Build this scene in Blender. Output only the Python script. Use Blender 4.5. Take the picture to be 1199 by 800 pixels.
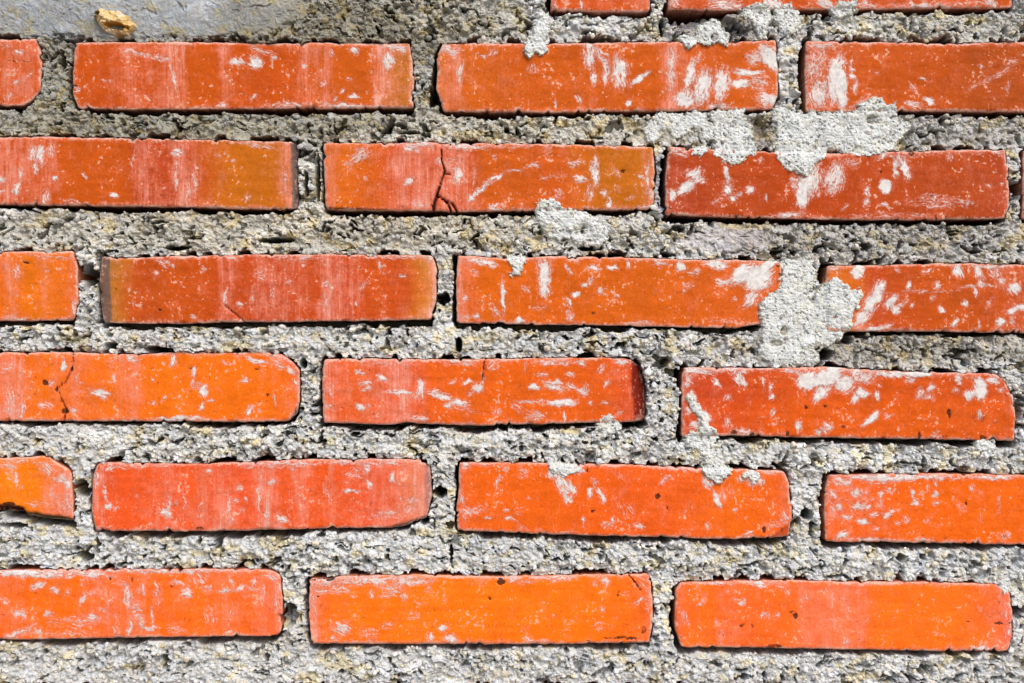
import bpy, math, random
import numpy as np

# ------------------------------------------------------------------ camera, sky, sun, exposure
scene = bpy.context.scene
for o in list(bpy.data.objects):
    bpy.data.objects.remove(o, do_unlink=True)
S = 0.0005            # metres per wall unit (half a millimetre)
ZC = 0.64             # height of the framed patch's centre above the ground
R = math.radians

cam_d = bpy.data.cameras.new('camera')
cam = bpy.data.objects.new('camera', cam_d)
scene.collection.objects.link(cam)
cam_d.lens = 50; cam_d.sensor_width = 36
cam_d.clip_start = 0.02; cam_d.clip_end = 500
cam.location = (0.0, -1199 * S * 50 / 36, ZC)
cam.rotation_euler = (R(90), 0, 0)
scene.camera = cam

SUN_EL, SUN_AZ = 44.0, 26.0       # sun above, in front of the wall and a little to the right
world = bpy.data.worlds.new('World'); scene.world = world
world.use_nodes = True
wn = world.node_tree.nodes; wl = world.node_tree.links
wn.clear()
sky = wn.new('ShaderNodeTexSky'); sky.sky_type = 'NISHITA'; sky.sun_disc = False
sky.sun_elevation = R(SUN_EL); sky.sun_rotation = R(180 - SUN_AZ)
sky.dust_density = 3.0; sky.air_density = 1.0; sky.ozone_density = 0.6
bg = wn.new('ShaderNodeBackground'); bg.inputs['Strength'].default_value = 0.15
wo = wn.new('ShaderNodeOutputWorld')
wl.new(sky.outputs[0], bg.inputs[0]); wl.new(bg.outputs[0], wo.inputs[0])

sd = bpy.data.lights.new('sun', 'SUN'); sd.energy = 1.0; sd.angle = R(30); sd.color = (1.0, 0.965, 0.92)
sun = bpy.data.objects.new('sun', sd); scene.collection.objects.link(sun)
sun.location = (1.5, -2.5, 4)
sun.rotation_euler = (R(90 - SUN_EL), 0, R(SUN_AZ))

vs = scene.view_settings
vs.view_transform = 'Standard'; vs.look = 'None'; vs.gamma = 1.0; vs.use_curve_mapping = False
vs.exposure = 0.68
scene.render.engine = 'CYCLES'

C = scene.collection
rng = np.random.default_rng(7)
random.seed(7)

# ------------------------------------------------------------------ numeric helpers
def lin(c):
    c = np.asarray(c, float) / 255.0
    return np.where(c <= 0.04045, c / 12.92, ((c + 0.055) / 1.055) ** 2.4)
EXPO = 1.56
def alb(c):                       # a colour as it reads in daylight -> base colour
    return lin(c) / EXPO
def sstep(a, b, x):
    t = np.clip((x - a) / (b - a), 0, 1)
    return t * t * (3 - 2 * t)
def hsh(ix, iy, seed):
    h = (ix.astype(np.int64) * 374761393 + iy.astype(np.int64) * 668265263 + seed * 1442695041) & 0xFFFFFFFF
    h = ((h ^ (h >> 13)) * 1274126177) & 0xFFFFFFFF
    h = ((h ^ (h >> 16)) * 2246822519) & 0xFFFFFFFF
    h = h ^ (h >> 15)
    return (h & 0xFFFFFF) / float(0x1000000)
def vnoise(x, y, seed):
    ix = np.floor(x); iy = np.floor(y)
    fx = x - ix; fy = y - iy
    fx = fx * fx * (3 - 2 * fx); fy = fy * fy * (3 - 2 * fy)
    a = hsh(ix, iy, seed); b = hsh(ix + 1, iy, seed); c = hsh(ix, iy + 1, seed); d = hsh(ix + 1, iy + 1, seed)
    return (a + (b - a) * fx) * (1 - fy) + (c + (d - c) * fx) * fy
def fbm(x, y, seed, octv=3):
    s = 0; a = 1; t = 0
    for i in range(octv):
        s = s + a * vnoise(x * 2 ** i + 17.3 * i, y * 2 ** i - 9.1 * i, seed + i); t += a; a *= 0.5
    return s / t
def worley(x, y, seed):
    ix = np.floor(x); iy = np.floor(y)
    best = np.full(x.shape, 9.0); rid = np.zeros(x.shape); rid2 = np.zeros(x.shape); sec = np.full(x.shape, 9.0)
    for dx in (-1, 0, 1):
        for dy in (-1, 0, 1):
            cx = ix + dx; cy = iy + dy
            px = cx + 0.1 + 0.8 * hsh(cx, cy, seed); py = cy + 0.1 + 0.8 * hsh(cx, cy, seed + 1)
            d = np.hypot(x - px, y - py)
            m = d < best
            sec = np.where(m, best, np.minimum(sec, d))
            best = np.where(m, d, best)
            rid = np.where(m, hsh(cx, cy, seed + 2), rid)
            rid2 = np.where(m, hsh(cx, cy, seed + 3), rid2)
    return best, sec, rid, rid2
def to_world(px, py, h):
    return np.stack([(px - 599.5) * S, -h * S, ZC + (399.75 - py) * S], -1)
def resample(pts, n):
    p = np.asarray(pts, float)
    d = np.r_[0, np.cumsum(np.hypot(*np.diff(p, axis=0).T))]
    t = np.linspace(0, d[-1], n)
    return np.stack([np.interp(t, d, p[:, 0]), np.interp(t, d, p[:, 1])], -1)
def poly_query(px, py, poly):
    """signed distance (positive outside) and the offset from the nearest outline point"""
    best = np.full(px.shape, 1e9); bx = np.zeros(px.shape); by = np.zeros(px.shape)
    ins = np.zeros(px.shape, bool)
    n = len(poly)
    for i in range(n):
        ax, ay = poly[i]; cx, cy = poly[(i + 1) % n]
        ex, ey = cx - ax, cy - ay
        L = ex * ex + ey * ey + 1e-9
        t = np.clip(((px - ax) * ex + (py - ay) * ey) / L, 0, 1)
        qx = px - (ax + t * ex); qy = py - (ay + t * ey)
        d = qx * qx + qy * qy
        m = d < best
        best = np.where(m, d, best); bx = np.where(m, qx, bx); by = np.where(m, qy, by)
        if ay != cy:
            cond = ((ay > py) != (cy > py)) & (px < (cx - ax) * (py - ay) / (cy - ay) + ax)
            ins ^= cond
    d = np.sqrt(best)
    return np.where(ins, -d, d), bx, by
def make_mesh(name, verts, faces, attrs=None, smooth=True):
    me = bpy.data.meshes.new(name)
    verts = np.ascontiguousarray(verts, dtype=np.float32)
    faces = np.ascontiguousarray(faces, dtype=np.int32)
    k = faces.shape[1]
    me.vertices.add(len(verts)); me.vertices.foreach_set('co', verts.ravel())
    me.loops.add(faces.size); me.loops.foreach_set('vertex_index', faces.ravel())
    me.polygons.add(len(faces))
    me.polygons.foreach_set('loop_start', np.arange(0, faces.size, k, dtype=np.int32))
    me.polygons.foreach_set('loop_total', np.full(len(faces), k, np.int32))
    me.polygons.foreach_set('use_smooth', np.full(len(faces), smooth, bool))
    me.update(calc_edges=True)
    for an, (ty, arr) in (attrs or {}).items():
        a = me.attributes.new(an, ty, 'POINT')
        arr = np.ascontiguousarray(arr, dtype=np.float32)
        a.data.foreach_set('color' if ty == 'FLOAT_COLOR' else 'vector', arr.ravel())
    me.validate()
    return me
def obj(name, me, mat, parent=None, loc=(0, 0, 0)):
    o = bpy.data.objects.new(name, me)
    if mat and not me.materials: me.materials.append(mat)
    C.objects.link(o); o.location = loc
    if parent: o.parent = parent
    return o
def grid_faces(ny, nx, keep=None):
    i = np.arange(ny * nx).reshape(ny, nx)
    f = np.stack([i[:-1, :-1], i[1:, :-1], i[1:, 1:], i[:-1, 1:]], -1)   # winding faces -Y
    if keep is not None: f = f[keep]
    return f.reshape(-1, 4)
def compact(verts, faces, attrs):
    used = np.zeros(len(verts), bool); used[faces.ravel()] = True
    idx = np.cumsum(used) - 1
    return verts[used], idx[faces], {k: (t, a[used]) for k, (t, a) in attrs.items()}

# ------------------------------------------------------------------ materials
class NT:
    def __init__(s, name):
        s.mat = bpy.data.materials.new(name); s.mat.use_nodes = True
        s.t = s.mat.node_tree; s.t.nodes.clear()
        s.out = s.t.nodes.new('ShaderNodeOutputMaterial')
        s.b = s.t.nodes.new('ShaderNodeBsdfPrincipled')
        s.t.links.new(s.b.outputs[0], s.out.inputs[0])
        g = s.t.nodes.new('ShaderNodeNewGeometry')
        s.pos = s.vm('SCALE', g.outputs['Position'], None, 1.0 / S)
    def n(s, ty): return s.t.nodes.new(ty)
    def put(s, sock, v):
        if hasattr(v, 'is_linked'): s.t.links.new(v, sock)
        elif v is not None: sock.default_value = v
    def m(s, op, a, b=None, c=None, clamp=False):
        x = s.n('ShaderNodeMath'); x.operation = op; x.use_clamp = clamp
        s.put(x.inputs[0], a); s.put(x.inputs[1], b); s.put(x.inputs[2], c)
        return x.outputs[0]
    def vm(s, op, a, b=None, sc=None):
        x = s.n('ShaderNodeVectorMath'); x.operation = op
        s.put(x.inputs[0], a); s.put(x.inputs[1], b)
        if sc is not None: s.put(x.inputs['Scale'], sc)
        return x.outputs[0]
    def noise(s, v, scale, detail=2.0, rough=0.5):
        x = s.n('ShaderNodeTexNoise'); s.put(x.inputs['Vector'], v)
        x.inputs['Scale'].default_value = scale; x.inputs['Detail'].default_value = detail
        x.inputs['Roughness'].default_value = rough
        return x.outputs['Fac']
    def ss(s, a, b, v):
        x = s.n('ShaderNodeMapRange'); x.interpolation_type = 'SMOOTHSTEP'
        s.put(x.inputs['Value'], v); x.inputs['From Min'].default_value = a; x.inputs['From Max'].default_value = b
        return x.outputs[0]
    def mix(s, f, a, b, blend='MIX'):
        x = s.n('ShaderNodeMix'); x.data_type = 'RGBA'; x.blend_type = blend
        s.put(x.inputs[0], f); s.put(x.inputs[6], a); s.put(x.inputs[7], b)
        return x.outputs[2]
    def attr(s, name):
        x = s.n('ShaderNodeAttribute'); x.attribute_name = name; return x
    def sep(s, v):
        x = s.n('ShaderNodeSeparateXYZ'); s.put(x.inputs[0], v); return x.outputs
    def bump(s, h, strength=1.0, dist=S):
        x = s.n('ShaderNodeBump'); s.put(x.inputs['Height'], h)
        x.inputs['Strength'].default_value = strength; x.inputs['Distance'].default_value = dist
        s.t.links.new(x.outputs[0], s.b.inputs['Normal'])
    def fin(s, col, rough, spec=0.25):
        s.put(s.b.inputs['Base Color'], col); s.put(s.b.inputs['Roughness'], rough)
        s.b.inputs['Specular IOR Level'].default_value = spec
        return s.mat

def mat_brick():
    t = NT('fired_clay')
    A = t.attr('col'); mk = t.sep(t.attr('mk').outputs['Vector']); sc = t.attr('sc').outputs['Vector']
    nf = t.noise(t.pos, 0.34, 4, 0.6); nf2 = t.noise(t.vm('ADD', t.pos, (91, 7, 33)), 0.22, 3, 0.6)
    nm = t.noise(t.pos, 0.035, 4, 0.55)
    nv = t.noise(t.vm('MULTIPLY', t.pos, (0.16, 0.05, 0.011)), 1.0, 3, 0.55)
    nv2 = t.noise(t.vm('MULTIPLY', t.pos, (0.6, 0.05, 0.03)), 1.0, 3, 0.6)
    k1 = t.m('MULTIPLY', t.m('MULTIPLY_ADD', nm, 0.6, 0.70), t.m('MULTIPLY_ADD', nf, 0.6, 0.70))
    c = t.mix(1.0, A.outputs['Color'], t.vm('SCALE', (1, 1, 1), None, k1), 'MULTIPLY')
    # pale bloom in vertical drag bands
    bl = t.m('MULTIPLY', A.outputs['Alpha'], t.m('MULTIPLY_ADD', t.m('SUBTRACT', nv, 0.5), 2.0, 0.95))
    bl = t.m('ADD', bl, t.m('MULTIPLY', t.m('MULTIPLY', t.m('SUBTRACT', nv2, 0.5), 1.8), A.outputs['Alpha']))
    bl = t.m('ADD', bl, t.m('MULTIPLY', t.m('SUBTRACT', nf, 0.5), 0.7))
    nb = t.noise(t.vm('MULTIPLY', t.vm('ADD', t.pos, (31, 0, 9)), (0.07, 0.05, 0.05)), 1.0, 4, 0.6)
    bl = t.m('ADD', bl, t.m('MULTIPLY', t.m('SUBTRACT', nb, 0.48), 1.3))
    haze_ = t.m('MULTIPLY', t.ss(0.62, 1.25, bl), 0.6)
    bl = t.m('MULTIPLY', t.ss(0.10, 1.0, bl), 0.85)
    c = t.mix(bl, c, (0.61, 0.205, 0.135, 1))
    c = t.mix(haze_, c, (0.66, 0.37, 0.31, 1))
    # pale dust specks
    sp = t.ss(0.60, 0.71, t.m('ADD', nf2, t.m('MULTIPLY', t.m('SUBTRACT', nm, 0.53), 0.7)))
    hair = t.noise(t.vm('MULTIPLY', t.vm('ADD', t.pos, (3, 0, 60)), (0.42, 0.1, 0.045)), 1.0, 3, 0.6)
    sp = t.m('MAXIMUM', sp, t.m('MULTIPLY', t.ss(0.64, 0.76, hair), 0.4))
    c = t.mix(t.m('MULTIPLY', sp, 0.75), c, (0.62, 0.36, 0.26, 1))
    ds = t.ss(0.68, 0.76, t.noise(t.vm('ADD', t.pos, (7, 55, 200)), 0.27, 2, 0.5))
    c = t.mix(t.m('MULTIPLY', ds, 0.6), c, (0.13, 0.03, 0.012, 1))
    # pale worn arrises
    nr = t.noise(t.vm('MULTIPLY', t.pos, (0.045, 0.02, 0.12)), 1.0, 4, 0.6)
    rt = t.m('SUBTRACT', 1.1, t.m('DIVIDE', mk[2], 4.0))
    rt = t.m('ADD', rt, t.m('MULTIPLY', t.m('SUBTRACT', nf, 0.5), 2.2))
    rt = t.m('ADD', rt, t.m('MULTIPLY', t.m('SUBTRACT', nr, 0.55), 3.0))
    rim = t.ss(0.25, 0.9, rt)
    rim = t.m('MULTIPLY', rim, t.ss(9.0, 3.0, mk[2]))
    c = t.mix(t.m('MULTIPLY', rim, 0.7), c, (0.58, 0.38, 0.31, 1))
    # cement smears and scratches
    ns = t.noise(sc, 1.0, 5, 0.66)
    gate = t.ss(0.02, 0.16, mk[0])
    tm = t.m('MULTIPLY_ADD', mk[0], 1.25, -0.22)
    tm = t.m('ADD', tm, t.m('MULTIPLY', t.m('SUBTRACT', ns, 0.5), 3.4))
    tm = t.m('ADD', tm, t.m('MULTIPLY', t.m('SUBTRACT', nf, 0.5), 1.5))
    halo = t.m('MULTIPLY', t.m('MULTIPLY', t.ss(-0.1, 0.5, tm), gate), 0.55)
    c = t.mix(halo, c, (0.63, 0.27, 0.21, 1))
    mm = t.m('MULTIPLY', t.m('MULTIPLY', t.ss(0.34, 0.70, tm), gate), t.m('MULTIPLY_ADD', t.ss(0.45, 0.9, mk[0]), 0.35, 0.65))
    mc = t.mix(t.ss(0.3, 0.7, nf2), (0.68, 0.64, 0.62, 1), (0.50, 0.49, 0.475, 1))
    c = t.mix(mm, c, mc)
    # pits and cracks: their shade put into the colour, along with dirt
    dk = t.ss(0.4, 0.65, t.m('ADD', mk[1], t.m('MULTIPLY', t.m('SUBTRACT', nf, 0.5), 0.9)))
    c = t.mix(t.m('MULTIPLY', dk, 0.9), c, (0.035, 0.014, 0.008, 1))
    h = t.m('ADD', t.m('MULTIPLY', nf, 0.7), t.m('MULTIPLY', mm, 0.9))
    h = t.m('SUBTRACT', h, t.m('MULTIPLY', dk, 1.5))
    t.bump(h, 0.6)
    return t.fin(c, t.m('MULTIPLY_ADD', mm, 0.25, 0.62), 0.12)
def mat_mortar(name, bumpamt):
    t = NT(name)
    A = t.attr('col')
    nf = t.noise(t.pos, 0.45, 4, 0.65)
    c = t.mix(1.0, A.outputs['Color'], t.vm('SCALE', (1, 1, 1), None, t.m('MULTIPLY_ADD', nf, 0.9, 0.55)), 'MULTIPLY')
    t.bump(nf, 1.0, S * bumpamt)
    return t.fin(c, 0.92, 0.12)
def mat_plain_mortar():
    t = NT('mortar_core')
    nf = t.noise(t.pos, 0.2, 5, 0.6); nm = t.noise(t.pos, 0.02, 3)
    c = t.mix(nm, (0.20, 0.19, 0.17, 1), (0.34, 0.34, 0.33, 1))
    t.bump(nf, 1.0, S * 4)
    return t.fin(c, 0.95, 0.1)
def mat_ground():
    t = NT('packed_earth')
    nf = t.noise(t.pos, 0.02, 6, 0.65); nm = t.noise(t.pos, 0.0012, 4)
    c = t.mix(nm, (0.17, 0.13, 0.09, 1), (0.27, 0.24, 0.19, 1))
    c = t.mix(t.ss(0.55, 0.7, nf), c, (0.30, 0.28, 0.25, 1))
    t.bump(nf, 1.0, S * 12)
    return t.fin(c, 0.95, 0.1)
def mat_crust():
    t = NT('yellow_crust')
    A = t.attr('col'); nf = t.noise(t.pos, 0.3, 4, 0.6)
    c = t.mix(1.0, A.outputs['Color'], t.vm('SCALE', (1, 1, 1), None, t.m('MULTIPLY_ADD', nf, 0.8, 0.6)), 'MULTIPLY')
    t.bump(nf, 1.0, S * 1.5)
    return t.fin(c, 0.75, 0.25)
M_BRICK = mat_brick(); M_MORT = mat_mortar('sandy_mortar', 1.3); M_SPLAT = mat_mortar('pale_cement', 1.2)
M_CORE = mat_plain_mortar()
def mat_outer():
    t = NT('sandy_mortar_beyond')
    A = t.attr('col'); n1 = t.noise(t.pos, 0.16, 6, 0.7); n2 = t.noise(t.pos, 0.05, 4, 0.6)
    k = t.m('MULTIPLY', t.m('MULTIPLY_ADD', n1, 1.6, 0.25), t.m('MULTIPLY_ADD', n2, 0.8, 0.65))
    c = t.mix(1.0, A.outputs['Color'], t.vm('SCALE', (1, 1, 1), None, k), 'MULTIPLY')
    c = t.mix(t.ss(.6, .75, t.noise(t.vm('ADD', t.pos, (9, 80, 4)), 0.12, 3)), c, (.50, .42, .27, 1))
    t.bump(t.m('ADD', n1, t.m('MULTIPLY', n2, 2.0)), 1.0, S * 14)
    return t.fin(c, 0.92, 0.12)
M_OUTER = mat_outer(); M_GROUND = mat_ground(); M_CRUST = mat_crust()

# ------------------------------------------------------------------ ground and wall
gm = bpy.data.meshes.new('ground'); g = 60.0
gm.from_pydata([(-g, -g, 0), (g, -g, 0), (g, g, 0), (-g, g, 0)], [], [(0, 1, 2, 3)])
ground = obj('ground', gm, M_GROUND); ground['kind'] = 'structure'

wall = bpy.data.objects.new('brick_wall', None); C.objects.link(wall)
wall['label'] = 'rough wall of thin orange bricks laid in crumbly grey mortar'
wall['category'] = 'wall'

WX0, WX1, WY0, WY1 = -1300.0, 2500.0, -800.0, 1679.5     # wall extent in wall units
# ------------------------------------------------------------------ the bricks in view
# mark: (cx, cy, rx, ry, streak direction in degrees, strength); angles: 0 along the course, 90 upright
def V(*p): return p
BR = {}
def B(key, top, right, bottom, left, h, cols, bloom, marks=(), darks=(), cracks=(), facets=(), bow=0.0, ytint=None, tilt=(0, 0)):
    BR[key] = dict(top=top, right=right, bottom=bottom, left=left, h=h, cols=cols, bloom=bloom, marks=marks,
                   darks=darks, cracks=cracks, facets=facets, bow=bow, ytint=ytint, tilt=tilt)

B('0a', [(644, -66), (760, -66)], [(760, -66), (761, 13)], [(645, 13), (760, 14)], [(644, -66), (645, 13)], 2,
  [(644, (232, 85, 12)), (760, (232, 88, 15))], [(644, .2), (676, .15), (682, .6), (692, .3), (735, .2), (750, .4)], [(650, 8, 4, 8, 90, .5), (681, 6, 2, 9, 90, .8)])
B('0b', [(781, -68), (1185, -70)], [(1185, -70), (1185, 9)], [(782, 11), (840, 12), (1000, 11), (1185, 9)], [(781, -68), (782, 11)], 3,
  [(781, (230, 85, 25)), (1185, (228, 85, 20))], [(781, .3), (1185, .3)],
  [(790, 4, 10, 7, 20, .6), (848, 5, 24, 9, 0, .75), (905, 4, 36, 12, 60, .85), (965, 5, 20, 7, 30, .75), (1015, 6, 16, 5, 0, .6), (1100, 6, 70, 5, 0, .55), (1160, 2, 16, 7, 40, .7)])
B('1a', [(-352, 46), (-20, 47), (43, 45)], [(43, 45), (48, 62), (48, 104), (40, 115), (27, 123)], [(-352, 126), (0, 124), (27, 123)], [(-352, 46), (-352, 126)], 1,
  [(-352, (225, 90, 30)), (0, (222, 88, 30)), (10, (232, 92, 62)), (48, (230, 88, 55))], [(0, .15), (8, .5), (48, .4)],
  [(22, 62, 6, 4, 20, .95), (18, 95, 5, 5, -30, .8), (32, 89, 13, 2.5, -35, .7), (10, 114, 6, 6, 90, .6), (8, 53, 9, 2.5, 10, .7)],
  darks=[(24, 72, 24, 1.6, .55), (20, 74, 6, 3, .5)])
B('1b', [(88, 50), (200, 49), (300, 51), (380, 50), (440, 51), (480, 51)], [(480, 51), (485, 90), (484, 126)], [(92, 127), (150, 128), (240, 128), (340, 127), (420, 127), (484, 126)], [(88, 50), (86, 80), (86, 112), (92, 127)], 3,
  [(86, (226, 84, 14)), (180, (226, 84, 14)), (205, (230, 90, 50)), (225, (226, 88, 10)), (330, (222, 82, 8)), (345, (228, 88, 28)), (392, (228, 92, 10)), (434, (228, 92, 12)), (442, (228, 95, 60)), (464, (212, 112, 38)), (484, (205, 105, 40))],
  [(86, .12), (130, .22), (150, .5), (170, .3), (188, .3), (197, .75), (216, .7), (222, .08), (254, .08), (260, .62), (268, .55), (276, .12), (290, .15), (294, .5), (300, .1), (345, .08), (352, .6), (364, .55), (369, .15), (376, .58), (386, .5), (391, .08), (434, .08), (439, .75), (455, .7), (464, .4), (480, .35)],
  [(276, 73, 10, 6, 35, .8), (298, 74, 12, 9, 35, .98), (304, 59, 22, 6, 20, .5), (319, 68, 4, 4, 40, .9), (356, 76, 5, 4, 0, .8), (160, 63, 22, 4, 15, .55), (188, 68, 16, 4, 5, .5), (203, 88, 3, 20, 75, .6),
   (414, 113, 9, 4, -10, .8), (400, 107, 5, 3, -20, .7), (393, 117, 5, 3, -30, .8), (340, 123, 24, 5, 0, .65), (405, 124, 42, 4, 0, .75), (260, 124, 10, 4, 0, .6), (415, 60, 6, 7, 60, .8), (454, 72, 9, 12, 60, .8), (462, 56, 24, 6, 10, .6), (388, 62, 5, 6, 80, .5), (296, 115, 3, 6, -60, .7), (92, 107, 4, 5, 0, .8), (122, 94, 4, 2, 0, .7), (131, 94, 4, 2, -30, .7), (378, 97, 5, 6, -60, .6), (410, 93, 4, 4, 0, .5)],
  darks=[(89, 101, 5, 1.8, .8), (115, 59, 4, 3, .4), (160, 101, 5, 3, .35)])
B('1c', [(518, 52), (560, 50), (640, 51), (760, 49), (860, 48), (908, 47)], [(908, 47), (911, 80), (911, 112), (904, 128)], [(520, 131), (640, 132), (760, 130), (830, 129), (904, 128)], [(518, 52), (512, 66), (511, 105), (520, 131)], 4,
  [(511, (236, 105, 40)), (550, (232, 98, 18)), (620, (228, 92, 8)), (775, (228, 92, 8)), (785, (232, 95, 60)), (800, (230, 92, 20)), (911, (232, 95, 15))],
  [(512, .3), (530, .5), (545, .4), (552, .1), (600, .22), (640, .08), (675, .1), (690, .25), (774, .08), (780, .7), (798, .65), (806, .25), (860, .08), (911, .2)],
  [(526, 58, 15, 10, 0, .55), (539, 85, 5, 20, 90, .55), (566, 66, 5, 3, 0, .8), (578, 61, 8, 4, -40, .5), (623, 80, 9, 6, 90, .5), (690, 62, 11, 20, 90, .7), (709, 86, 5, 18, 88, .68), (725, 83, 12, 24, 86, .74), (695, 90, 3, 16, 80, .6), (748, 92, 17, 4, -38, .95), (651, 122, 2.5, 8, 95, .9), (734, 122, 4, 5, 90, .95), (676, 116, 4, 7, 60, .65), (786, 80, 8, 32, 92, .6),
   (801, 116, 15, 12, -60, .95), (808, 88, 6, 30, -72, .72), (822, 102, 13, 24, -75, .8), (845, 98, 11, 24, -82, .76), (866, 98, 15, 7, 0, .98), (876, 84, 22, 5, 6, .85), (884, 67, 13, 10, 15, .62), (905, 68, 13, 24, 50, .92), (900, 118, 20, 11, 20, .7), (840, 123, 18, 5, 0, .6), (890, 98, 16, 8, 10, .5), (705, 65, 22, 5, 60, .5)],
  darks=[(672, 62, 7, 3, .4), (708, 70, 8, 3, .45), (660, 87, 12, 3, .3)])
B('1d', [(944, 48), (1000, 49), (1100, 51), (1199, 49), (1342, 49)], [(1342, 49), (1343, 130)], [(944, 131), (1070, 130), (1199, 131), (1343, 130)], [(944, 48), (942, 80), (944, 131)], 3,
  [(942, (222, 85, 25)), (1000, (226, 88, 12)), (1090, (218, 84, 18)), (1150, (200, 78, 22)), (1342, (205, 80, 20))], [(942, .3), (995, .15), (1060, .12), (1199, .12)],
  [(955, 76, 14, 26, -60, .52), (979, 92, 12, 36, -80, .92), (985, 105, 8, 30, 90, .98), (958, 110, 15, 22, 70, .68), (962, 53, 24, 5, -10, .62), (997, 78, 3, 14, 90, .6), (1000, 82, 3, 3, 0, .9), (996, 91, 5, 4, 50, .9), (1001, 102, 3, 10, 90, .55), (1080, 91, 5, 3, 0, .9), (1067, 101, 5, 6, 60, .55), (1087, 119, 9, 5, 20, .75), (1068, 123, 14, 6, 10, .6), (1014, 120, 24, 8, -20, .5), (1158, 92, 36, 4, -28, .42), (1184, 72, 16, 4, -25, .45), (1026, 87, 5, 4, 0, .5), (1148, 78, 5, 3, -30, .7), (1181, 104, 3, 9, -70, .5)])
B('2a', [(-57, 161), (40, 160), (150, 162), (250, 164), (340, 166)], [(340, 166), (348, 168), (348, 244)], [(-57, 239), (100, 241), (230, 243), (330, 246), (348, 244)], [(-57, 161), (-57, 239)], 4,
  [(-57, (232, 95, 60)), (0, (232, 92, 58)), (60, (230, 90, 40)), (68, (228, 92, 16)), (150, (224, 90, 10)), (165, (205, 68, 40)), (182, (215, 78, 22)), (200, (208, 72, 46)), (228, (222, 88, 45)), (240, (226, 96, 28)), (268, (222, 110, 20)), (276, (224, 113, 14)), (322, (220, 110, 14)), (332, (226, 112, 62)), (352, (220, 110, 70))],
  [(-57, .5), (0, .6), (20, .7), (32, .45), (48, .4), (62, .5), (67, .15), (85, .12), (95, .05), (150, .15), (160, .4), (176, .6), (184, .2), (198, .3), (206, .65), (228, .6), (233, .12), (262, .3), (271, .03), (324, .05), (330, .6), (341, .65)],
  [(39, 180, 5, 11, 100, .72), (48, 183, 8, 13, 112, .82), (43, 196, 3, 8, 95, .8), (25, 202, 4, 10, 100, .62), (21, 222, 5, 12, 102, .92), (3, 210, 7, 7, 0, .75), (65, 209, 4.5, 3.5, 20, .98), (99, 206, 6, 2.5, 42, .8), (134, 229, 7, 3.5, 25, .95), (207, 178, 9, 4, 0, .75), (60, 178, 6, 10, 100, .5), (82, 236, 14, 2.5, 10, .55), (206, 203, 3, 22, 90, .55), (220, 225, 4, 18, 88, .55), (229, 210, 3, 25, 90, .55), (3, 225, 6, 5, 20, .7), (55, 232, 6, 12, 92, .6), (155, 190, 2, 16, 100, .5), (187, 183, 3, 3, 0, .5), (334, 215, 3, 26, 90, .5), (256, 182, 5, 4, -40, .6), (273, 187, 4, 3, -20, .6), (300, 170, 30, 3.5, 8, .55), (290, 229, 4, 8, -70, .45)],
  darks=[(192, 229, 7, 3, .5), (267, 168, 2.5, 2.5, .6), (185, 196, 3, 3, .35)], facets=[(342, 245, 340, 166, 7, 12, (128, 112, 108))])
B('2b', [(379, 168), (430, 168), (500, 167), (517, 168), (600, 168), (700, 170), (764, 172)], [(764, 172), (767, 200), (765, 246)], [(382, 246), (440, 247), (508, 247), (540, 248), (650, 246), (765, 246)], [(379, 168), (380, 205), (382, 246)], 4,
  [(379, (238, 105, 60)), (394, (244, 112, 18)), (440, (240, 100, 26)), (468, (236, 90, 62)), (515, (232, 88, 66)), (556, (232, 90, 42)), (564, (230, 96, 22)), (600, (230, 96, 14)), (655, (232, 94, 20)), (690, (228, 110, 26)), (702, (222, 114, 16)), (758, (220, 112, 14)), (767, (220, 115, 60))],
  [(379, .6), (392, .4), (402, .12), (445, .2), (460, .5), (485, .62), (512, .6), (545, .55), (558, .4), (562, .06), (600, .12), (660, .15), (700, .1), (750, .1), (760, .5)],
  [(420, 183, 17, 9, -28, .62), (409, 194, 8, 6, -30, .55), (478, 176, 6, 5, 0, .95), (488, 177, 5, 4, 0, .75), (480, 213, 9, 4, -32, .8), (428, 208, 2.5, 5, 90, .8), (513, 188, 6, 6, 30, .65), (537, 207, 6, 13, 92, .75), (532, 190, 14, 14, 0, .35), (560, 224, 24, 4, -40, .95), (582, 207, 14, 3, -30, .85), (602, 199, 10, 2.2, -12, .75), (622, 193, 14, 2.2, -6, .7), (648, 207, 22, 1.6, 0, .45), (672, 190, 9, 7, 30, .55), (680, 210, 9, 6, 0, .75), (697, 202, 6, 20, 90, .86), (692, 225, 6, 12, 95, .6), (707, 225, 5, 6, 40, .85), (712, 237, 3, 9, 85, .75), (722, 202, 2.5, 8, 90, .5), (758, 206, 2.5, 24, 90, .75), (750, 206, 5, 3.5, -20, .85), (763, 227, 4, 6, 0, .85), (655, 228, 8, 7, 40, .55), (578, 243, 9, 5, 0, .65), (488, 170, 26, 4.5, 0, .7), (548, 171, 34, 4.5, 0, .65), (738, 230, 8, 2.5, -25, .5), (722, 221, 3, 5, 90, .6), (640, 175, 8, 10, -40, .4), (490, 238, 14, 6, 0, .45), (555, 205, 2.5, 18, 90, .5), (600, 172, 30, 3.5, 0, .5), (580, 185, 4, 4, 0, .6), (760, 242, 14, 4, 0, .55)],
  darks=[(730, 200, 3, 2.5, .9), (442, 206, 6, 6, .3), (470, 242, 6, 3, .45)],
  cracks=[([(517, 167), (517, 186), (521, 200), (517, 211), (512, 226), (508, 240), (507, 250)], .55, 2.6), ([(512, 229), (520, 234), (526, 241), (528, 250)], .5, 1.7), ([(520, 234), (530, 239), (536, 250)], .5, 1.4), ([(521, 203), (527, 204)], .4, .4)],
  facets=[(382, 243, 446, 245, 5, 10, (150, 70, 20))])
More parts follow.
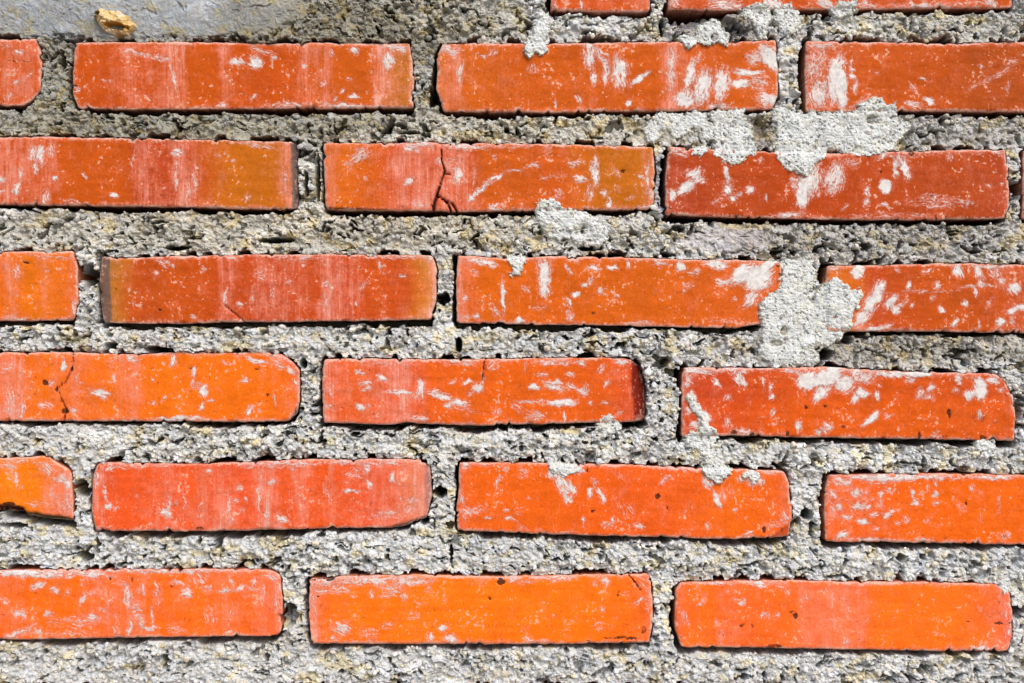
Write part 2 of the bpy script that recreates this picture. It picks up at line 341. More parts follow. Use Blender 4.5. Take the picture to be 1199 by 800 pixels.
B('2c', [(782, 172), (850, 176), (960, 180), (1050, 178), (1110, 176), (1176, 176)], [(1176, 176), (1180, 200), (1181, 235), (1176, 256)], [(779, 252), (860, 255), (960, 257), (1060, 258), (1130, 257), (1176, 256)], [(782, 172), (779, 210), (779, 252)], 5,
  [(779, (192, 68, 45)), (800, (200, 70, 40)), (860, (204, 74, 22)), (930, (208, 74, 18)), (1010, (210, 76, 20)), (1060, (206, 76, 28)), (1130, (200, 74, 22)), (1181, (198, 72, 50))], [(779, .25), (800, .15), (900, .06), (1050, .1), (1170, .15), (1181, .3)],
  [(792, 178, 14, 6, 10, .5), (812, 204, 14, 9, -45, .75), (804, 220, 15, 7, -33, .92), (788, 228, 6, 9, -60, .85), (818, 211, 7, 8, -50, .72), (851, 205, 2.2, 22, 86, .85), (850, 222, 6, 5, 0, .98), (858, 233, 6, 4.5, 0, .95), (866, 229, 7, 2.5, -45, .75), (877, 222, 5, 5, -55, .75), (898, 230, 2.5, 6, 95, .9), (890, 188, 4, 6, -60, .6), (838, 236, 6, 3, -20, .55), (940, 226, 10, 26, 95, .9), (950, 210, 15, 26, 95, .75), (930, 215, 8, 10, 0, .5), (920, 253, 26, 5, 0, .62), (976, 208, 14, 24, -70, .66), (1036, 218, 7.5, 10, 110, 1.1), (1015, 224, 4, 9, 105, .75), (1012, 236, 5, 7, 80, .65), (1033, 240, 5, 3.5, 0, .95), (1048, 196, 4, 15, 88, .8), (1060, 197, 6, 15, 80, .8), (1052, 187, 12, 5, 90, .6), (1031, 182, 8, 4, -40, .75), (995, 190, 12, 8, 0, .4), (990, 243, 6, 2.5, -32, .7), (1088, 231, 14, 4, -5, .5), (1100, 238, 46, 7, 0, .4), (1157, 215, 4, 3, -20, .7), (1130, 238, 4, 2, 0, .7), (1139, 239, 4, 2, 0, .7), (1172, 217, 2.5, 2.5, 0, .9), (1112, 184, 4, 8, 90, .4), (1168, 180, 8, 4, 20, .5), (1147, 179, 6, 3, -30, .5), (1044, 252, 60, 4, 0, .35), (856, 222, 16, 16, 0, .25), (1060, 182, 40, 2.5, 0, .5)],
  darks=[(1031, 203, 2.5, 2.5, .8), (1090, 230, 3, 2.5, .6), (1043, 223, 4, 4, .4), (1066, 180, 6, 4, .6), (862, 253, 3, 3, .7), (975, 254, 4, 4, .5), (1094, 255, 4, 4, .6), (1170, 220, 10, 9, .3), (1106, 255, 4, 4, .5)])
B('2d', [(1198, 176), (1598, 178)], [(1598, 178), (1598, 258)], [(1197, 257), (1598, 258)], [(1198, 176), (1197, 257)], 2,
  [(1197, (190, 60, 40)), (1598, (205, 80, 25))], [(1197, .2), (1598, .2)])
B('3a', [(-306, 295), (0, 295), (86, 294)], [(86, 294), (91, 312), (92, 355), (86, 375)], [(-306, 376), (0, 376), (86, 375)], [(-306, 295), (-306, 376)], 3,
  [(-306, (245, 108, 18)), (4, (248, 112, 18)), (12, (244, 108, 60)), (24, (250, 116, 16)), (50, (250, 118, 10)), (58, (246, 110, 50)), (66, (250, 118, 8)), (82, (246, 108, 40)), (92, (240, 100, 50))],
  [(-306, .1), (4, .15), (10, .65), (16, .6), (24, .2), (44, .1), (52, .45), (60, .4), (66, .08), (76, .1), (84, .5), (92, .6)],
  [(18, 372, 22, 4, 0, .55), (20, 320, 4, 10, 90, .5), (60, 300, 40, 4, 0, .4), (80, 372, 12, 4, 0, .5), (55, 315, 5, 4, 0, .4), (88, 360, 4, 12, 90, .5)],
  darks=[(31, 308, 5, 2.2, 1.0), (27, 306, 2, 2, .5)])
B('3b', [(118, 300), (150, 302), (210, 300), (300, 298), (400, 298), (506, 299)], [(506, 299), (512, 318), (511, 350), (505, 374)], [(120, 378), (200, 379), (300, 377), (400, 376), (505, 374)], [(118, 300), (115, 335), (120, 378)], 4,
  [(115, (150, 120, 100)), (129, (215, 120, 50)), (140, (208, 112, 48)), (147, (208, 86, 40)), (160, (206, 78, 28)), (200, (214, 84, 18)), (252, (214, 80, 22)), (264, (214, 74, 46)), (285, (212, 78, 28)), (305, (214, 74, 46)), (358, (214, 76, 40)), (366, (214, 80, 22)), (378, (216, 76, 46)), (410, (216, 72, 44)), (432, (222, 84, 26)), (476, (218, 80, 36)), (492, (222, 110, 40)), (500, (224, 130, 52)), (512, (226, 150, 120))],
  [(115, .2), (150, .12), (250, .12), (262, .55), (274, .4), (284, .12), (296, .4), (312, .45), (336, .35), (356, .45), (361, .06), (372, .06), (377, .6), (398, .55), (415, .45), (432, .15), (485, .15), (500, .4), (512, .8)],
  [(338, 327, 6, 6, 0, .5), (282, 357, 5, 5, 0, .6), (380, 330, 7, 6, 0, .55), (388, 338, 5, 5, -40, .65), (356, 310, 5, 4, 0, .65), (182, 321, 4, 6, 50, .55), (190, 306, 12, 6, 20, .5), (204, 312, 4, 3.5, 0, .8), (238, 316, 5, 5, 0, .55), (443, 309, 3, 5, 90, .85), (470, 323, 6, 2.5, -12, .98), (418, 356, 2.5, 3, 0, .9), (505, 302, 10, 9, 0, .65), (378, 357, 14, 1.5, 0, .5), (427, 330, 4, 10, -60, .5), (380, 355, 3, 20, 92, .5), (320, 345, 3, 24, 90, .45), (295, 350, 3, 18, 90, .45), (265, 350, 4, 20, 92, .5), (266, 300, 20, 4, 15, .55), (350, 302, 40, 5, 0, .45), (305, 322, 10, 6, 0, .4), (226, 370, 5, 3, 0, .7), (508, 345, 4, 22, 90, .55), (136, 325, 2, 2, 0, .6), (149, 321, 3, 3, 0, .6), (158, 355, 3, 2, 0, .6), (465, 300, 40, 4, 0, .5)],
  darks=[(187, 363, 3, 2.5, .9), (137, 337, 2, 1.5, .8), (404, 374, 8, 3, .5), (170, 305, 3, 4, .4), (152, 377, 6, 2, .5), (123, 340, 7, 34, .35)],
  cracks=[([(264, 358), (275, 367), (286, 377)], .5, .5)], facets=[(129, 296, 131, 382, 14, 5, (135, 105, 90))], bow=0.05)
B('3c', [(536, 299), (560, 300), (592, 303), (640, 300), (720, 301), (800, 304), (860, 304), (914, 306)], [(914, 306), (916, 330), (905, 360), (891, 379)], [(535, 378), (620, 380), (720, 381), (800, 383), (860, 384), (891, 379)], [(536, 299), (534, 330), (535, 378)], 4,
  [(534, (238, 105, 60)), (556, (234, 98, 24)), (570, (236, 102, 10)), (640, (234, 98, 12)), (700, (232, 100, 10)), (780, (230, 98, 14)), (840, (234, 98, 26)), (916, (232, 96, 20))],
  [(534, .7), (548, .5), (558, .18), (566, .05), (640, .1), (700, .06), (780, .1), (850, .18), (900, .2)],
  [(566, 306, 24, 5, 15, .72), (589, 346, 2.2, 28, 92, .82), (557, 371, 4, 4, 0, .9), (546, 371, 12, 4, -10, .5), (580, 366, 14, 6, 60, .42), (637, 322, 10, 24, 90, .78), (637, 338, 7, 12, 90, .75), (684, 335, 5, 4, -20, .98), (673, 347, 6, 5, -30, .95), (702, 340, 5, 5, -45, .88), (717, 314, 8, 3.5, 0, .92), (695, 314, 10, 5, 10, .72), (666, 355, 3, 8, 55, .82), (666, 315, 4, 9, 60, .55), (736, 311, 5, 8, 90, .65), (797, 311, 8, 7, -20, .9), (772, 308, 12, 5, 10, .55), (722, 346, 4, 3, 0, .7), (668, 372, 5, 8, -60, .55), (607, 376, 9, 5, 0, .8), (838, 309, 18, 6, 10, .8), (850, 330, 14, 7, 15, .62), (870, 320, 20, 11, -35, .92), (888, 324, 22, 18, -45, 1.0), (880, 350, 9, 16, -55, .68), (898, 311, 20, 9, -40, .98), (806, 333, 8, 5, -20, .45), (750, 377, 16, 3, 0, .42), (690, 330, 5, 5, -50, .6), (615, 338, 6, 5, 30, .5), (630, 360, 10, 2.5, -30, .5), (812, 318, 10, 8, 30, .5), (850, 375, 30, 4, 0, .35), (858, 351, 6, 3, -20, .6), (544, 350, 4, 6, 0, .7), (800, 340, 3, 4, 90, .6), (555, 318, 6, 6, 0, .45)],
  darks=[(694, 367, 3, 1.8, .9), (648, 378, 3, 2, .5), (912, 312, 4, 3, .6), (914, 322, 4, 5, .6), (736, 356, 3, 2, .4)])
B('3d', [(968, 311), (1040, 310), (1110, 308), (1199, 310), (1368, 311)], [(1368, 311), (1368, 391)], [(968, 388), (1080, 388), (1199, 390), (1368, 391)], [(968, 311), (966, 340), (968, 388)], 3,
  [(966, (228, 110, 35)), (1008, (225, 100, 15)), (1016, (206, 72, 40)), (1050, (212, 80, 18)), (1110, (212, 84, 12)), (1199, (210, 80, 30)), (1368, (212, 84, 20))], [(966, .2), (1020, .2), (1060, .06), (1140, .1), (1180, .3), (1199, .35), (1368, .2)],
  [(1003, 319, 10, 9, 30, 1.0), (975, 315, 10, 4, 0, .6), (1022, 350, 10, 24, -60, .82), (1028, 340, 7, 14, -60, .82), (1043, 353, 6, 14, -55, .86), (1049, 364, 6, 7, -45, .95), (1010, 372, 8, 16, -50, .75), (1025, 384, 22, 5, -20, .72), (1056, 356, 5, 10, -55, .6), (1061, 335, 3.5, 7, 92, .95), (1096, 334, 7, 5, -30, .65), (1122, 318, 8, 11, 80, .78), (1146, 318, 5, 9, 85, .72), (1102, 362, 6, 4.5, 0, .92), (1068, 358, 3, 3, 0, .9), (1130, 354, 6, 4, -45, .82), (1116, 378, 7, 4, -40, .78), (1145, 379, 2.5, 6, 88, .85), (1142, 343, 4, 6, -60, .75), (1186, 337, 9, 8, 42, .98), (1172, 379, 7, 7, -50, .85), (1186, 366, 10, 5, -40, .82), (1196, 360, 8, 7, -20, .85), (1172, 330, 6, 6, 30, .65), (1163, 320, 10, 10, 60, .5), (1078, 342, 50, 2, -2, .45), (1145, 336, 30, 2, -5, .5), (1149, 332, 5, 8, 70, .6), (1158, 356, 3, 12, -65, .6), (1093, 350, 4, 5, 30, .6), (1050, 316, 5, 4, 0, .5), (1085, 318, 10, 4, -20, .5), (1160, 312, 30, 3, 0, .6), (1185, 378, 4, 6, 60, .6)],
  darks=[(1112, 318, 3, 5, .3)])
B('4a', [(-48, 413), (80, 412), (155, 415), (190, 413), (260, 413), (318, 414), (330, 417)], [(330, 417), (343, 425), (351, 434), (351, 470), (347, 484), (337, 493)], [(-48, 493), (100, 493), (200, 493), (280, 494), (337, 493)], [(-48, 413), (-48, 493)], 4,
  [(-48, (248, 112, 40)), (0, (246, 110, 60)), (28, (248, 112, 30)), (48, (250, 116, 14)), (90, (248, 112, 40)), (120, (250, 116, 16)), (165, (248, 112, 44)), (172, (252, 118, 8)), (300, (252, 116, 8)), (351, (248, 110, 30))],
  [(-48, .5), (0, .6), (24, .65), (32, .28), (50, .2), (80, .45), (92, .35), (100, .3), (120, .2), (140, .4), (165, .5), (170, .06), (230, .08), (300, .06), (340, .3), (351, .5)],
  [(75, 429, 4, 9, 95, .9), (62, 447, 8, 5, -10, .6), (100, 459, 14, 4, 10, .5), (118, 460, 14, 3.5, 4, .92), (122, 466, 5, 4, 60, .85), (85, 479, 6, 4, 0, .95), (135, 420, 12, 6, -30, .5), (155, 421, 8, 6, 0, .85), (203, 421, 5, 10, 92, .85), (181, 444, 3.5, 3.5, 0, 1.0), (193, 466, 3, 3.5, 0, .98), (190, 471, 2.5, 2.5, 0, .9), (179, 474, 5, 3, 0, .85), (226, 437, 4, 8, 100, .9), (226, 449, 4, 6, 80, .8), (240, 458, 4.5, 9, -68, .96), (235, 474, 3.5, 6, -60, .95), (232, 453, 7, 6, 0, .5), (247, 468, 6, 2.5, 0, .8), (285, 446, 7, 4, 0, .65), (266, 424, 8, 2, 5, .65), (302, 423, 14, 4, 15, .85), (292, 480, 4.5, 10, -62, .95), (322, 468, 2, 9, 76, .8), (212, 490, 36, 4, 0, .92), (145, 492, 24, 3, 0, .65), (305, 481, 3, 3, 0, .8), (12, 470, 8, 22, 92, .45), (25, 480, 8, 12, 92, .5), (335, 432, 22, 3, 20, .6), (346, 445, 4, 20, 90, .5), (8, 432, 14, 6, 0, .4), (55, 475, 12, 6, 10, .45), (135, 438, 4, 14, 92, .45), (92, 440, 3, 16, 92, .4), (325, 422, 12, 4, 20, .5)],
  darks=[(53, 447, 4, 4, 1.0), (76, 482, 5, 4, .95), (84, 433, 2.5, 2.5, .9), (67, 455, 3, 3, .8), (302, 432, 4, 2, .8), (313, 463, 3, 3.5, .8), (36, 455, 3, 2, .6), (40, 462, 3, 2, .6), (178, 431, 4, 2, .6), (223, 432, 4, 3, .6), (158, 421, 4, 2, .5)],
  cracks=[([(85, 410), (86, 424), (84, 434), (76, 448), (67, 455), (72, 467), (78, 480), (74, 496)], .45, .7)],
  facets=[(354, 436, 314, 412, 9, 4, (225, 95, 70)), (336, 496, 352, 468, 6, 8, (90, 70, 60))])
B('4b', [(380, 420), (440, 420), (520, 421), (568, 420), (640, 419), (728, 419), (742, 422)], [(742, 422), (752, 430), (756, 455), (757, 480), (754, 493)], [(379, 495), (460, 497), (475, 494), (490, 496), (560, 498), (650, 496), (754, 493)], [(380, 420), (377, 440), (378, 470), (379, 495)], 4,
  [(377, (236, 92, 60)), (400, (238, 96, 50)), (415, (238, 98, 30)), (440, (236, 94, 55)), (480, (236, 92, 68)), (500, (238, 98, 24)), (560, (236, 100, 14)), (640, (236, 100, 12)), (710, (232, 94, 22)), (735, (222, 84, 40)), (757, (205, 70, 40))],
  [(377, .7), (398, .45), (410, .22), (432, .45), (455, .6), (478, .72), (490, .45), (498, .35), (503, .1), (545, .12), (566, .1), (572, .04), (640, .05), (700, .08), (735, .25), (757, .3)],
  [(421, 436, 7, 5, 0, .85), (448, 443, 11, 5, 25, .82), (428, 448, 11, 4, 0, .76), (430, 455, 8, 5, 10, .65), (468, 460, 18, 3.5, 2, .85), (493, 457, 7, 16, 92, .8), (516, 464, 18, 5, 18, .86), (510, 459, 9, 5, -20, .68), (538, 472, 14, 5, 5, .95), (525, 475, 8, 4, 0, .85), (548, 446, 8, 3.5, -10, .9), (528, 447, 6, 4, -20, .7), (559, 454, 8, 8, -50, .9), (552, 460, 6, 4, 40, .7), (422, 477, 8, 5, -20, .85), (432, 476, 4, 3.5, 0, .7), (385, 476, 6, 6, -30, .6), (540, 424, 24, 6, 0, .6), (578, 425, 10, 8, -60, .5), (650, 452, 18, 5, 0, .82), (625, 454, 9, 4, 0, .92), (648, 447, 18, 2.5, 0, .85), (655, 471, 22, 6, -5, .92), (620, 470, 24, 2.5, 6, .8), (635, 439, 10, 4, -10, .66), (667, 438, 6, 4, 0, .7), (680, 425, 5, 4.5, 0, .95), (710, 450, 3, 9, -55, .85), (680, 459, 10, 4, 15, .65), (692, 470, 3.5, 3.5, 0, 1.1), (705, 470, 7, 3, 0, .6), (661, 488, 2.5, 7, 92, .95), (628, 486, 16, 7, 0, .6), (605, 478, 12, 6, 30, .42), (703, 432, 6, 10, -60, .5), (728, 423, 10, 5, 5, .85), (650, 424, 40, 4, 0, .5), (388, 455, 6, 10, 60, .5), (490, 490, 14, 5, 0, .65), (582, 483, 8, 6, 90, .5), (450, 425, 40, 5, 0, .42), (725, 484, 8, 4, -20, .6), (745, 488, 10, 4, 0, .5), (545, 480, 30, 4, 10, .35), (615, 430, 3, 8, 85, .5), (670, 452, 3, 8, 60, .7), (685, 455, 4, 6, -50, .7), (565, 442, 2.5, 16, 95, .6)],
  darks=[(601, 458, 2.5, 2.5, .5), (384, 432, 3, 12, .4), (476, 496, 14, 3, .6), (733, 445, 2, 16, .3)],
  cracks=[([(568, 418), (566, 432), (565, 446)], .5, .5)], facets=[(742, 496, 738, 420, 12, 15, (140, 40, 25))])
B('4c', [(799, 430), (900, 431), (960, 429), (1040, 434), (1100, 436), (1166, 437)], [(1166, 437), (1176, 448), (1186, 464), (1189, 490), (1187, 516)], [(798, 511), (860, 510), (950, 512), (1070, 514), (1187, 516)], [(799, 430), (798, 470), (798, 511)], 4,
  [(798, (216, 78, 42)), (850, (220, 80, 34)), (900, (226, 88, 22)), (960, (228, 92, 16)), (1080, (226, 92, 14)), (1189, (222, 88, 30))], [(798, .4), (815, .2), (860, .12), (950, .1), (1080, .06), (1170, .1), (1189, .35)],
  [(815, 434, 24, 6, 10, .65), (838, 449, 9, 2.5, 50, .88), (864, 443, 7, 11, 62, .72), (805, 446, 7, 10, 60, .55), (809, 466, 6, 9, 60, .9), (816, 478, 6, 13, 58, .95), (825, 490, 8, 12, 60, 1.0), (806, 482, 6, 6, 50, .7), (852, 465, 5, 6, 90, .66), (903, 465, 4, 6, -60, .88), (902, 453, 2.5, 8, 92, .66), (905, 483, 5, 6, -50, .7), (893, 450, 3, 10, 90, .5), (936, 498, 5, 9, -72, .76), (967, 500, 8, 9, 60, .66), (851, 494, 6, 9, 80, .56), (948, 446, 20, 14, -38, .98), (968, 441, 26, 13, -30, .98), (962, 462, 16, 8, -50, .72), (988, 450, 16, 12, -38, .8), (1008, 440, 18, 12, -35, .62), (1010, 460, 10, 7, -38, .85), (1000, 467, 6, 7, -60, .76), (1026, 463, 4, 8, 85, .76), (1029, 451, 3, 4, 0, .8), (1040, 437, 34, 4.5, 5, .76), (1075, 437, 24, 3.5, 2, .92), (1066, 444, 7, 6, -20, .7), (1078, 460, 6, 10, -60, .58), (1090, 455, 4, 8, -50, .66), (1020, 491, 17, 4.5, -38, .95), (1146, 456, 9, 17, 80, 1.15), (1134, 463, 9, 9, 60, .92), (1119, 458, 4, 5, 60, .7), (1146, 485, 4, 6, 70, .76), (1122, 443, 5, 8, -60, .72), (1163, 445, 9, 6, 20, .78), (1171, 456, 5, 5, 0, .78), (1185, 468, 4, 10, 80, .6), (930, 435, 24, 5, 10, .6), (860, 433, 40, 5, 0, .5), (870, 446, 5, 9, 60, .7), (1095, 510, 8, 6, 0, .5), (958, 505, 5, 5, 0, .8), (1040, 485, 6, 4, -40, .5), (870, 505, 20, 4, 0, .5), (1085, 466, 10, 6, -60, .4), (814, 498, 10, 6, 0, .6)],
  darks=[(943, 477, 3.5, 3, .95), (966, 476, 3.5, 2.5, .75), (1111, 484, 3, 7, .9), (1145, 488, 16, 10, .42), (987, 500, 5, 3, .6), (1088, 446, 6, 3, .5), (1112, 462, 5, 3, .4), (880, 508, 5, 4, .7), (921, 507, 4, 5, .7), (859, 507, 5, 4, .7), (1076, 509, 3, 7, .7), (1150, 513, 6, 4, .6), (1106, 512, 6, 4, .5), (960, 463, 60, 3, .22), (985, 500, 5, 4, .5), (1165, 494, 8, 6, .4)],
  ytint=[(430, (.86, .82, .95)), (462, (.93, .88, 1.0)), (475, (1.04, 1.06, .9)), (516, (1.02, 1.05, .85))])
B('5a', [(-312, 536), (0, 536), (50, 534), (58, 535)], [(58, 535), (68, 542), (84, 553), (85, 580), (86, 611)], [(-312, 612), (0, 600), (18, 604), (50, 608), (86, 611)], [(-312, 536), (-312, 612)], 5,
  [(-312, (250, 120, 15)), (0, (252, 130, 8)), (50, (252, 130, 10)), (62, (248, 118, 60)), (86, (246, 118, 80))], [(-312, .1), (0, .1), (45, .1), (58, .5), (86, .7)],
  [(10, 546, 12, 7, 10, .6), (20, 560, 5, 8, 90, .7), (24, 571, 4, 4, 60, .6), (55, 548, 12, 8, 32, .66), (70, 560, 12, 8, 25, .7), (79, 568, 5, 10, 90, .75), (62, 575, 4, 20, 92, .5), (72, 592, 10, 10, 30, .45), (45, 590, 20, 5, 10, .45), (35, 540, 30, 5, 0, .45), (82, 590, 4, 14, 90, .6)],
  darks=[(10, 590, 10, 3.5, .9), (21, 595, 4, 4, .8), (14, 606, 8, 4, .7)], facets=[(20, 597, 88, 606, 8, 16, (95, 75, 35)), (-30, 588, 20, 592, 5, 26, (120, 48, 28))])
B('5b', [(116, 542), (140, 541), (220, 543), (290, 541), (350, 538), (440, 537), (492, 538)], [(492, 538), (504, 546), (506, 580), (500, 606)], [(112, 621), (200, 622), (300, 621), (400, 618), (470, 617), (500, 606)], [(116, 542), (109, 556), (108, 600), (112, 621)], 4,
  [(108, (236, 100, 80)), (120, (240, 90, 42)), (180, (240, 92, 40)), (200, (238, 92, 55)), (232, (240, 92, 38)), (265, (240, 96, 64)), (285, (238, 88, 36)), (306, (240, 100, 75)), (334, (240, 92, 34)), (350, (238, 94, 58)), (374, (238, 92, 32)), (400, (238, 92, 44)), (440, (234, 90, 60)), (470, (234, 104, 70)), (485, (236, 122, 88)), (506, (200, 120, 120))],
  [(108, .8), (116, .5), (124, .18), (160, .18), (184, .35), (192, .55), (204, .4), (228, .2), (240, .5), (252, .42), (264, .65), (272, .35), (286, .16), (300, .2), (304, .8), (316, .7), (328, .45), (333, .08), (341, .12), (346, .6), (366, .45), (372, .1), (379, .15), (384, .6), (390, .4), (400, .2), (430, .4), (460, .5), (490, .62), (506, .7)],
  [(127, 593, 6, 5, 25, .95), (123, 578, 2, 11, 75, .8), (136, 595, 6, 2, -45, .8), (194, 600, 8, 7, 0, .8), (198, 590, 2.5, 16, 92, .7), (282, 572, 5, 5, 0, .75), (317, 565, 5, 5, 0, .85), (276, 586, 5, 4, 0, .8), (287, 586, 3.5, 3.5, 0, .8), (284, 597, 3, 3, 0, .9), (330, 607, 8, 6, 0, .85), (268, 590, 4, 18, 84, .62), (246, 551, 5, 4, 0, .75), (412, 574, 14, 2.5, -5, .95), (432, 566, 3, 7, 90, .95), (459, 558, 5, 8, 90, .95), (428, 547, 7, 7, 0, .75), (313, 598, 2.5, 24, 91, .72), (304, 580, 3, 36, 91, .6), (450, 602, 26, 5, -8, .45), (383, 575, 3, 18, 80, .6), (345, 548, 4, 6, 0, .6), (415, 555, 14, 7, 0, .4), (160, 545, 60, 4, 0, .5), (330, 543, 60, 6, 0, .62), (430, 541, 60, 5, 0, .62), (130, 546, 10, 5, 0, .6), (206, 590, 3, 3, 0, .7), (270, 605, 6, 8, 60, .5), (235, 600, 3, 20, 91, .45), (216, 580, 2.5, 30, 91, .5), (112, 560, 4, 16, 92, .6), (455, 605, 40, 3, -5, .4), (480, 590, 14, 12, -30, .4), (405, 618, 20, 3, 0, .5), (120, 617, 14, 4, 0, .5), (160, 580, 3, 3, 0, .6), (340, 590, 2.5, 26, 91, .35)],
  darks=[(235, 618, 8, 4, .55), (276, 585, 3, 3, .3), (128, 594, 2, 2, .4), (120, 602, 4, 2, .35), (490, 608, 12, 5, .4), (427, 546, 4, 3, .4)],
  facets=[(499, 612, 497, 536, 8, 6, (190, 130, 125)), (455, 616, 510, 600, 6, 6, (160, 105, 100))])
B('5c', [(538, 541), (640, 542), (740, 544), (800, 547), (860, 549), (918, 551)], [(918, 551), (924, 566), (927, 600), (924, 629)], [(536, 621), (640, 625), (740, 628), (850, 631), (924, 629)], [(538, 541), (537, 570), (534, 600), (536, 621)], 4,
  [(534, (238, 100, 50)), (548, (240, 102, 14)), (640, (240, 102, 12)), (740, (240, 96, 22)), (800, (240, 98, 26)), (850, (244, 108, 12)), (900, (242, 104, 18)), (927, (240, 104, 50))], [(534, .5), (544, .15), (600, .06), (690, .1), (750, .18), (820, .15), (860, .06), (905, .1), (927, .5)],
  [(652, 553, 13, 9, 60, .96), (658, 567, 9, 16, 62, .92), (664, 582, 5, 12, 66, .86), (669, 572, 5, 12, 70, .86), (678, 549, 10, 7, 40, .85), (690, 578, 4, 7, -80, .9), (697, 568, 3, 8, -65, .8), (705, 580, 4, 11, 66, .92), (582, 564, 2.2, 13, 96, .88), (590, 548, 8, 5, -30, .55), (541, 584, 4, 7, 90, .85), (546, 601, 8, 10, 50, .55), (560, 596, 14, 6, -10, .52), (597, 608, 9, 3.5, 18, .8), (572, 608, 4, 3, 0, .85), (592, 595, 5, 4, 0, .75), (717, 608, 3.5, 7, -65, .8), (710, 614, 10, 6, -30, .55), (683, 609, 2.5, 8, 90, .7), (748, 616, 8, 5, 0, .6), (778, 563, 10, 5, -20, .65), (608, 598, 6, 6, 30, .45), (612, 553, 8, 8, 20, .35), (838, 556, 16, 10, 80, .98), (880, 556, 16, 9, 80, .9), (890, 564, 5, 8, 70, .7), (840, 585, 4.5, 17, 72, 1.0), (829, 564, 6, 10, 65, .88), (856, 574, 3, 10, 85, .72), (861, 597, 5, 3, 0, .7), (848, 578, 4, 12, 80, .5), (828, 616, 5, 8, 60, .45), (876, 625, 7, 5, 0, .7), (920, 608, 7, 12, 50, .5), (905, 615, 14, 4, -5, .5), (790, 547, 30, 4, 5, .65), (560, 543, 24, 4, 0, .55), (910, 553, 20, 4, 0, .6), (800, 598, 3, 3, 0, .6), (616, 583, 5, 3, -35, .5), (696, 562, 4, 4, 0, .5), (545, 545, 10, 6, 0, .6), (725, 558, 4, 5, -60, .5), (730, 592, 12, 20, 60, .22), (610, 616, 8, 4, 20, .5), (866, 560, 6, 6, 80, .8)],
  darks=[(769, 580, 4, 4, .9), (782, 594, 2.5, 2.5, .7), (695, 598, 3.5, 2.5, .75), (736, 578, 14, 10, .34), (633, 557, 3, 2, .4), (664, 601, 4, 3, .45), (688, 550, 2.5, 4, .8), (894, 621, 2.5, 6, .9), (782, 595, 2, 2, .6), (760, 571, 6, 6, .3), (672, 625, 6, 3, .5), (633, 572, 4, 4, .3), (720, 627, 8, 3, .5), (916, 622, 4, 6, .5), (685, 620, 8, 3, .4)],
  facets=[(892, 634, 928, 610, 16, 6, (225, 90, 40))])
B('5d', [(970, 556), (1020, 555), (1080, 554), (1140, 555), (1199, 556), (1366, 558)], [(1366, 558), (1366, 638)], [(967, 634), (1050, 635), (1120, 636), (1199, 638), (1366, 638)], [(970, 556), (965, 575), (965, 612), (967, 634)], 4,
  [(965, (244, 104, 40)), (1040, (244, 102, 24)), (1070, (246, 106, 12)), (1199, (244, 106, 12)), (1366, (240, 100, 15))], [(965, .4), (1000, .3), (1040, .2), (1070, .06), (1199, .08)],
  [(985, 563, 18, 8, 20, .66), (1000, 576, 7, 5, 20, .85), (1012, 574, 6, 6, 80, .7), (1031, 579, 6, 5, -20, .95), (1042, 575, 5, 4, 0, .7), (1006, 592, 12, 5, 12, .82), (1016, 592, 5, 5, -30, .85), (982, 594, 6, 6, 0, .95), (990, 605, 9, 5, -20, .76), (1008, 610, 9, 4.5, 8, 1.0), (985, 625, 12, 5, -30, .92), (1037, 604, 7, 5, 0, .92), (1043, 598, 5, 4, 0, .88), (1022, 602, 8, 4, 0, .7), (1068, 580, 3, 9, 92, .88), (1073, 588, 7, 5, 20, .88), (1094, 579, 5, 4, 0, .95), (1095, 566, 2.5, 6, 92, .8), (1096, 589, 5, 4, 0, .78), (1085, 573, 2.5, 5, 90, .6), (1060, 607, 5, 7, 70, .6), (1025, 618, 5, 4, -20, .8), (1050, 612, 4, 3, 0, .8), (1084, 608, 4, 3, 0, .6), (1137, 571, 5, 6, 60, .66), (1147, 576, 3, 4, 60, .6), (1169, 592, 2, 14, 92, .6), (1148, 607, 1.8, 8, 92, .5), (1050, 559, 85, 5, 0, .86), (1160, 558, 30, 4, 0, .85), (1020, 560, 30, 7, 10, .7), (1175, 625, 10, 6, 60, .5), (975, 580, 8, 10, 40, .6), (1030, 590, 5, 8, 60, .5), (975, 600, 6, 10, 30, .5), (1020, 632, 40, 3, 0, .7), (1082, 631, 14, 3, 0, .65), (1125, 592, 4, 8, 60, .4), (1000, 586, 26, 18, 10, .3), (1096, 615, 6, 3, 0, .5)],
  darks=[(1131, 589, 2.8, 2.8, .95), (1043, 606, 3, 2, .6), (970, 608, 5, 4, .4), (1145, 610, 30, 8, .22), (1108, 630, 4, 4, .5), (1055, 600, 4, 4, .35), (1175, 627, 6, 3, .5)])
